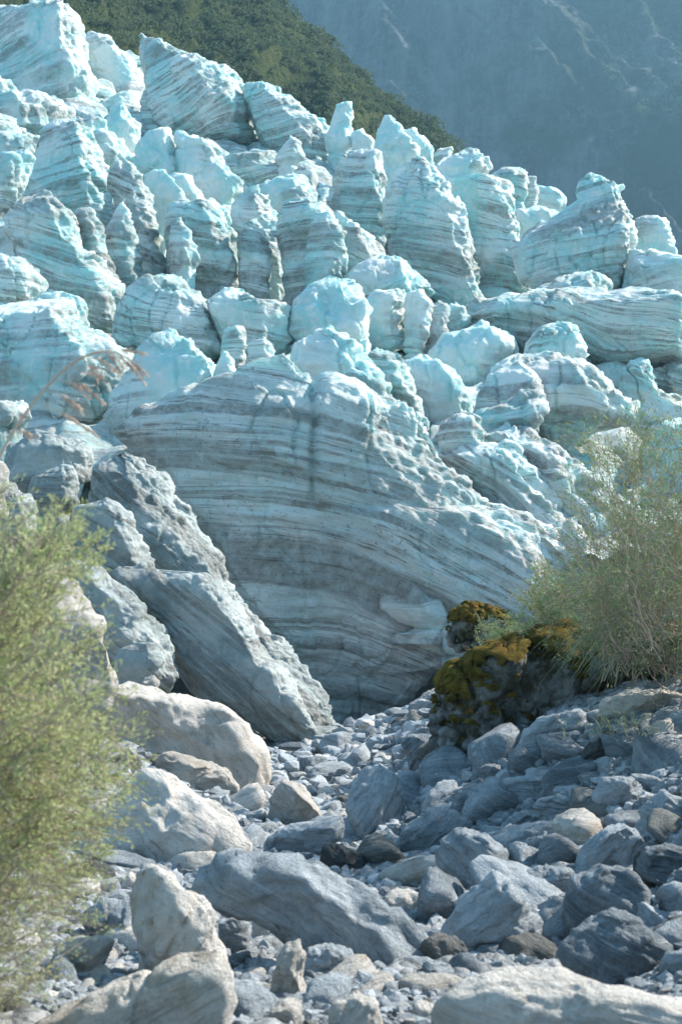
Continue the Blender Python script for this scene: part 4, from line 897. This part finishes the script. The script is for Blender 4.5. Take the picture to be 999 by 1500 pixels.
c = t.mix(t.mr(n1, .4, .6), (0.035, 0.055, 0.024), (0.085, 0.105, 0.040)); c = t.mix(t.mr(n2, .5, .7), c, (0.13, 0.135, 0.06)); c = t.mix(t.mr(n2, .45, .3), c, (0.02, 0.032, 0.016))
t.bsdf(c, 1.0, t.bump(n2, 2.0, 1.0), 0.05); M_bush = t.m
link('green_hill', mesh_np('green_hill', X, grid_faces(ny_, nx_), M_bush), kind='structure')
rs = np.random.default_rng(77); pick = rs.choice(np.where((dd > -8) & (dd < 120) & (x > -125) & (x < 50))[0], 3600, replace=False)
LP, LD = [], []
for i in pick:
    Rr = rs.choice([rs.uniform(.8, 1.8), rs.uniform(1.6, 3.4)]); k = 60; v = rs.normal(size=(k, 3)); v /= np.linalg.norm(v, axis=1)[:, None]; v[:, 2] = np.abs(v[:, 2])*0.9
    LP.append(X[i]+v*Rr*rs.uniform(.6, 1.1, (k, 1))); LD.append(v+rs.normal(size=(k, 3))*.6)
LP = np.concatenate(LP); LD = np.concatenate(LD); LD /= np.linalg.norm(LD, axis=1)[:, None]; n = len(LP)
V, Fq = quads_leaves(LP, LD, rs.uniform(.5, 1.1, n), rs.uniform(.35, .8, n), rs)
M_leafH = leaf_material('hill_leaves', [(0.085, 0.115, 0.065), (0.13, 0.16, 0.08), (0.19, 0.19, 0.11), (0.09, 0.13, 0.08)], 0.3)
link('hillside_bushes', mesh_np('hillside_bushes', V, Fq, M_leafH, smooth=False), kind='stuff')

# ------------------------------------------------------------------ far mountain side
nx_, ny_ = 520, 420
mx = np.linspace(-900, 1100, nx_); my = np.linspace(0, 1, ny_); XX, TT = np.meshgrid(mx, my); x = XX.ravel(); tt = TT.ravel()
MY0 = 1000.0; y = MY0 + tt*620 - 0.12*x; z = -60 + tt*780
q = np.stack([x/150+z/260, z/420, x*0], 1)
n_ = 38*ridged(q, 3, .45) + 9*ridged(np.stack([x/42+z/75, z/200, x*0+4], 1), 4, .55) + 7*fbm(np.stack([x/16, y/16, z/16], 1), 4)
y = y - n_*0.75; z = z + n_*0.4
X = np.stack([x, y, z], 1)
t = NT('scree_slope'); pos = t.pos()
gr = t.noise(pos, 0.10, 7, 0.78); bigp = t.noise(pos, 0.0065, 6, 0.6); sp = t.noise(pos, 0.5, 4, 0.85)
mp = t.n('ShaderNodeMapping'); mp.inputs['Rotation'].default_value = (0, math.radians(32), 0); mp.inputs['Scale'].default_value = (0.030, 0.008, 0.006); t.l(pos, mp.inputs[0])
stq = t.noise(mp.outputs[0], 1.0, 7, 0.72)
c = t.mix(t.mr(stq, .35, .65), (0.045, 0.055, 0.065), (0.27, 0.285, 0.29)); c = t.mix(t.math('MULTIPLY', t.mr(gr, .47, .60), 0.6), c, (0.26, 0.27, 0.27))
c = t.mix(t.mr(sp, .62, .74), c, (0.42, 0.43, 0.43))
sepx = t.n('ShaderNodeSeparateXYZ'); t.l(pos, sepx.inputs[0])
veg = t.mr(t.math('ADD', t.math('MULTIPLY', bigp, 1.0), t.mr(sepx.outputs[0], 0, 420, 0, 0.25)), .60, .74)
c = t.mix(veg, c, (0.055, 0.075, 0.035))
t.bsdf(c, 1.0, t.bump(t.math('ADD', gr, sp), 9.0, 1.0), 0.05); M_scree = t.m
link('mountain', mesh_np('mountain', X, grid_faces(ny_, nx_), M_scree), kind='structure')
# bush shelf on the mountain at the right edge
rs = np.random.default_rng(88); LP, LD = [], []
def my_at(px, py):    # the slope's surface below a photo pixel
    s = (CY-py)/F; u = (px-CX)/F
    d = (X[:, 0]-u*X[:, 1])**2+(X[:, 2]-s*X[:, 1])**2; return X[d.argmin()]
for k in range(230):
    if rs.uniform() < .6: a, b = rs.uniform(935, 1060), rs.normal(160, 6)
    else: a, b = rs.uniform(880, 1060), rs.uniform(20, 150)
    c0 = my_at(a, b); Rr = rs.uniform(2.5, 6); m = 60; v = rs.normal(size=(m, 3)); v /= np.linalg.norm(v, axis=1)[:, None]
    LP.append(c0+v*Rr*rs.uniform(.5, 1.1, (m, 1))); LD.append(v)
LP, LD = np.concatenate(LP), np.concatenate(LD); n = len(LP)
V, Fq = quads_leaves(LP, LD, rs.uniform(1.5, 3, n), rs.uniform(1, 2, n), rs)
link('mountain_bushes', mesh_np('mountain_bushes', V, Fq, M_leafH, smooth=False), kind='stuff')

# ------------------------------------------------------------------ air
bm = bmesh.new(); bmesh.ops.create_cube(bm, size=1)
for v in bm.verts:
    v.co = Vector((v.co.x*7000, v.co.y*8600+500, 0)) + Vector((0, 0, 900 if v.co.z > 0 else -90))
me = bpy.data.meshes.new('haze'); bm.to_mesh(me); bm.free()
hm = bpy.data.materials.new('haze'); hm.use_nodes = True; ht = hm.node_tree; ht.nodes.clear()
ho = ht.nodes.new('ShaderNodeOutputMaterial'); pv = ht.nodes.new('ShaderNodeVolumePrincipled')
pv.inputs['Color'].default_value = (0.27, 0.53, 0.72, 1); pv.inputs['Density'].default_value = 0.00023; pv.inputs['Anisotropy'].default_value = 0.2
ht.links.new(pv.outputs[0], ho.inputs['Volume']); me.materials.append(hm)
link('haze', me, kind='stuff')
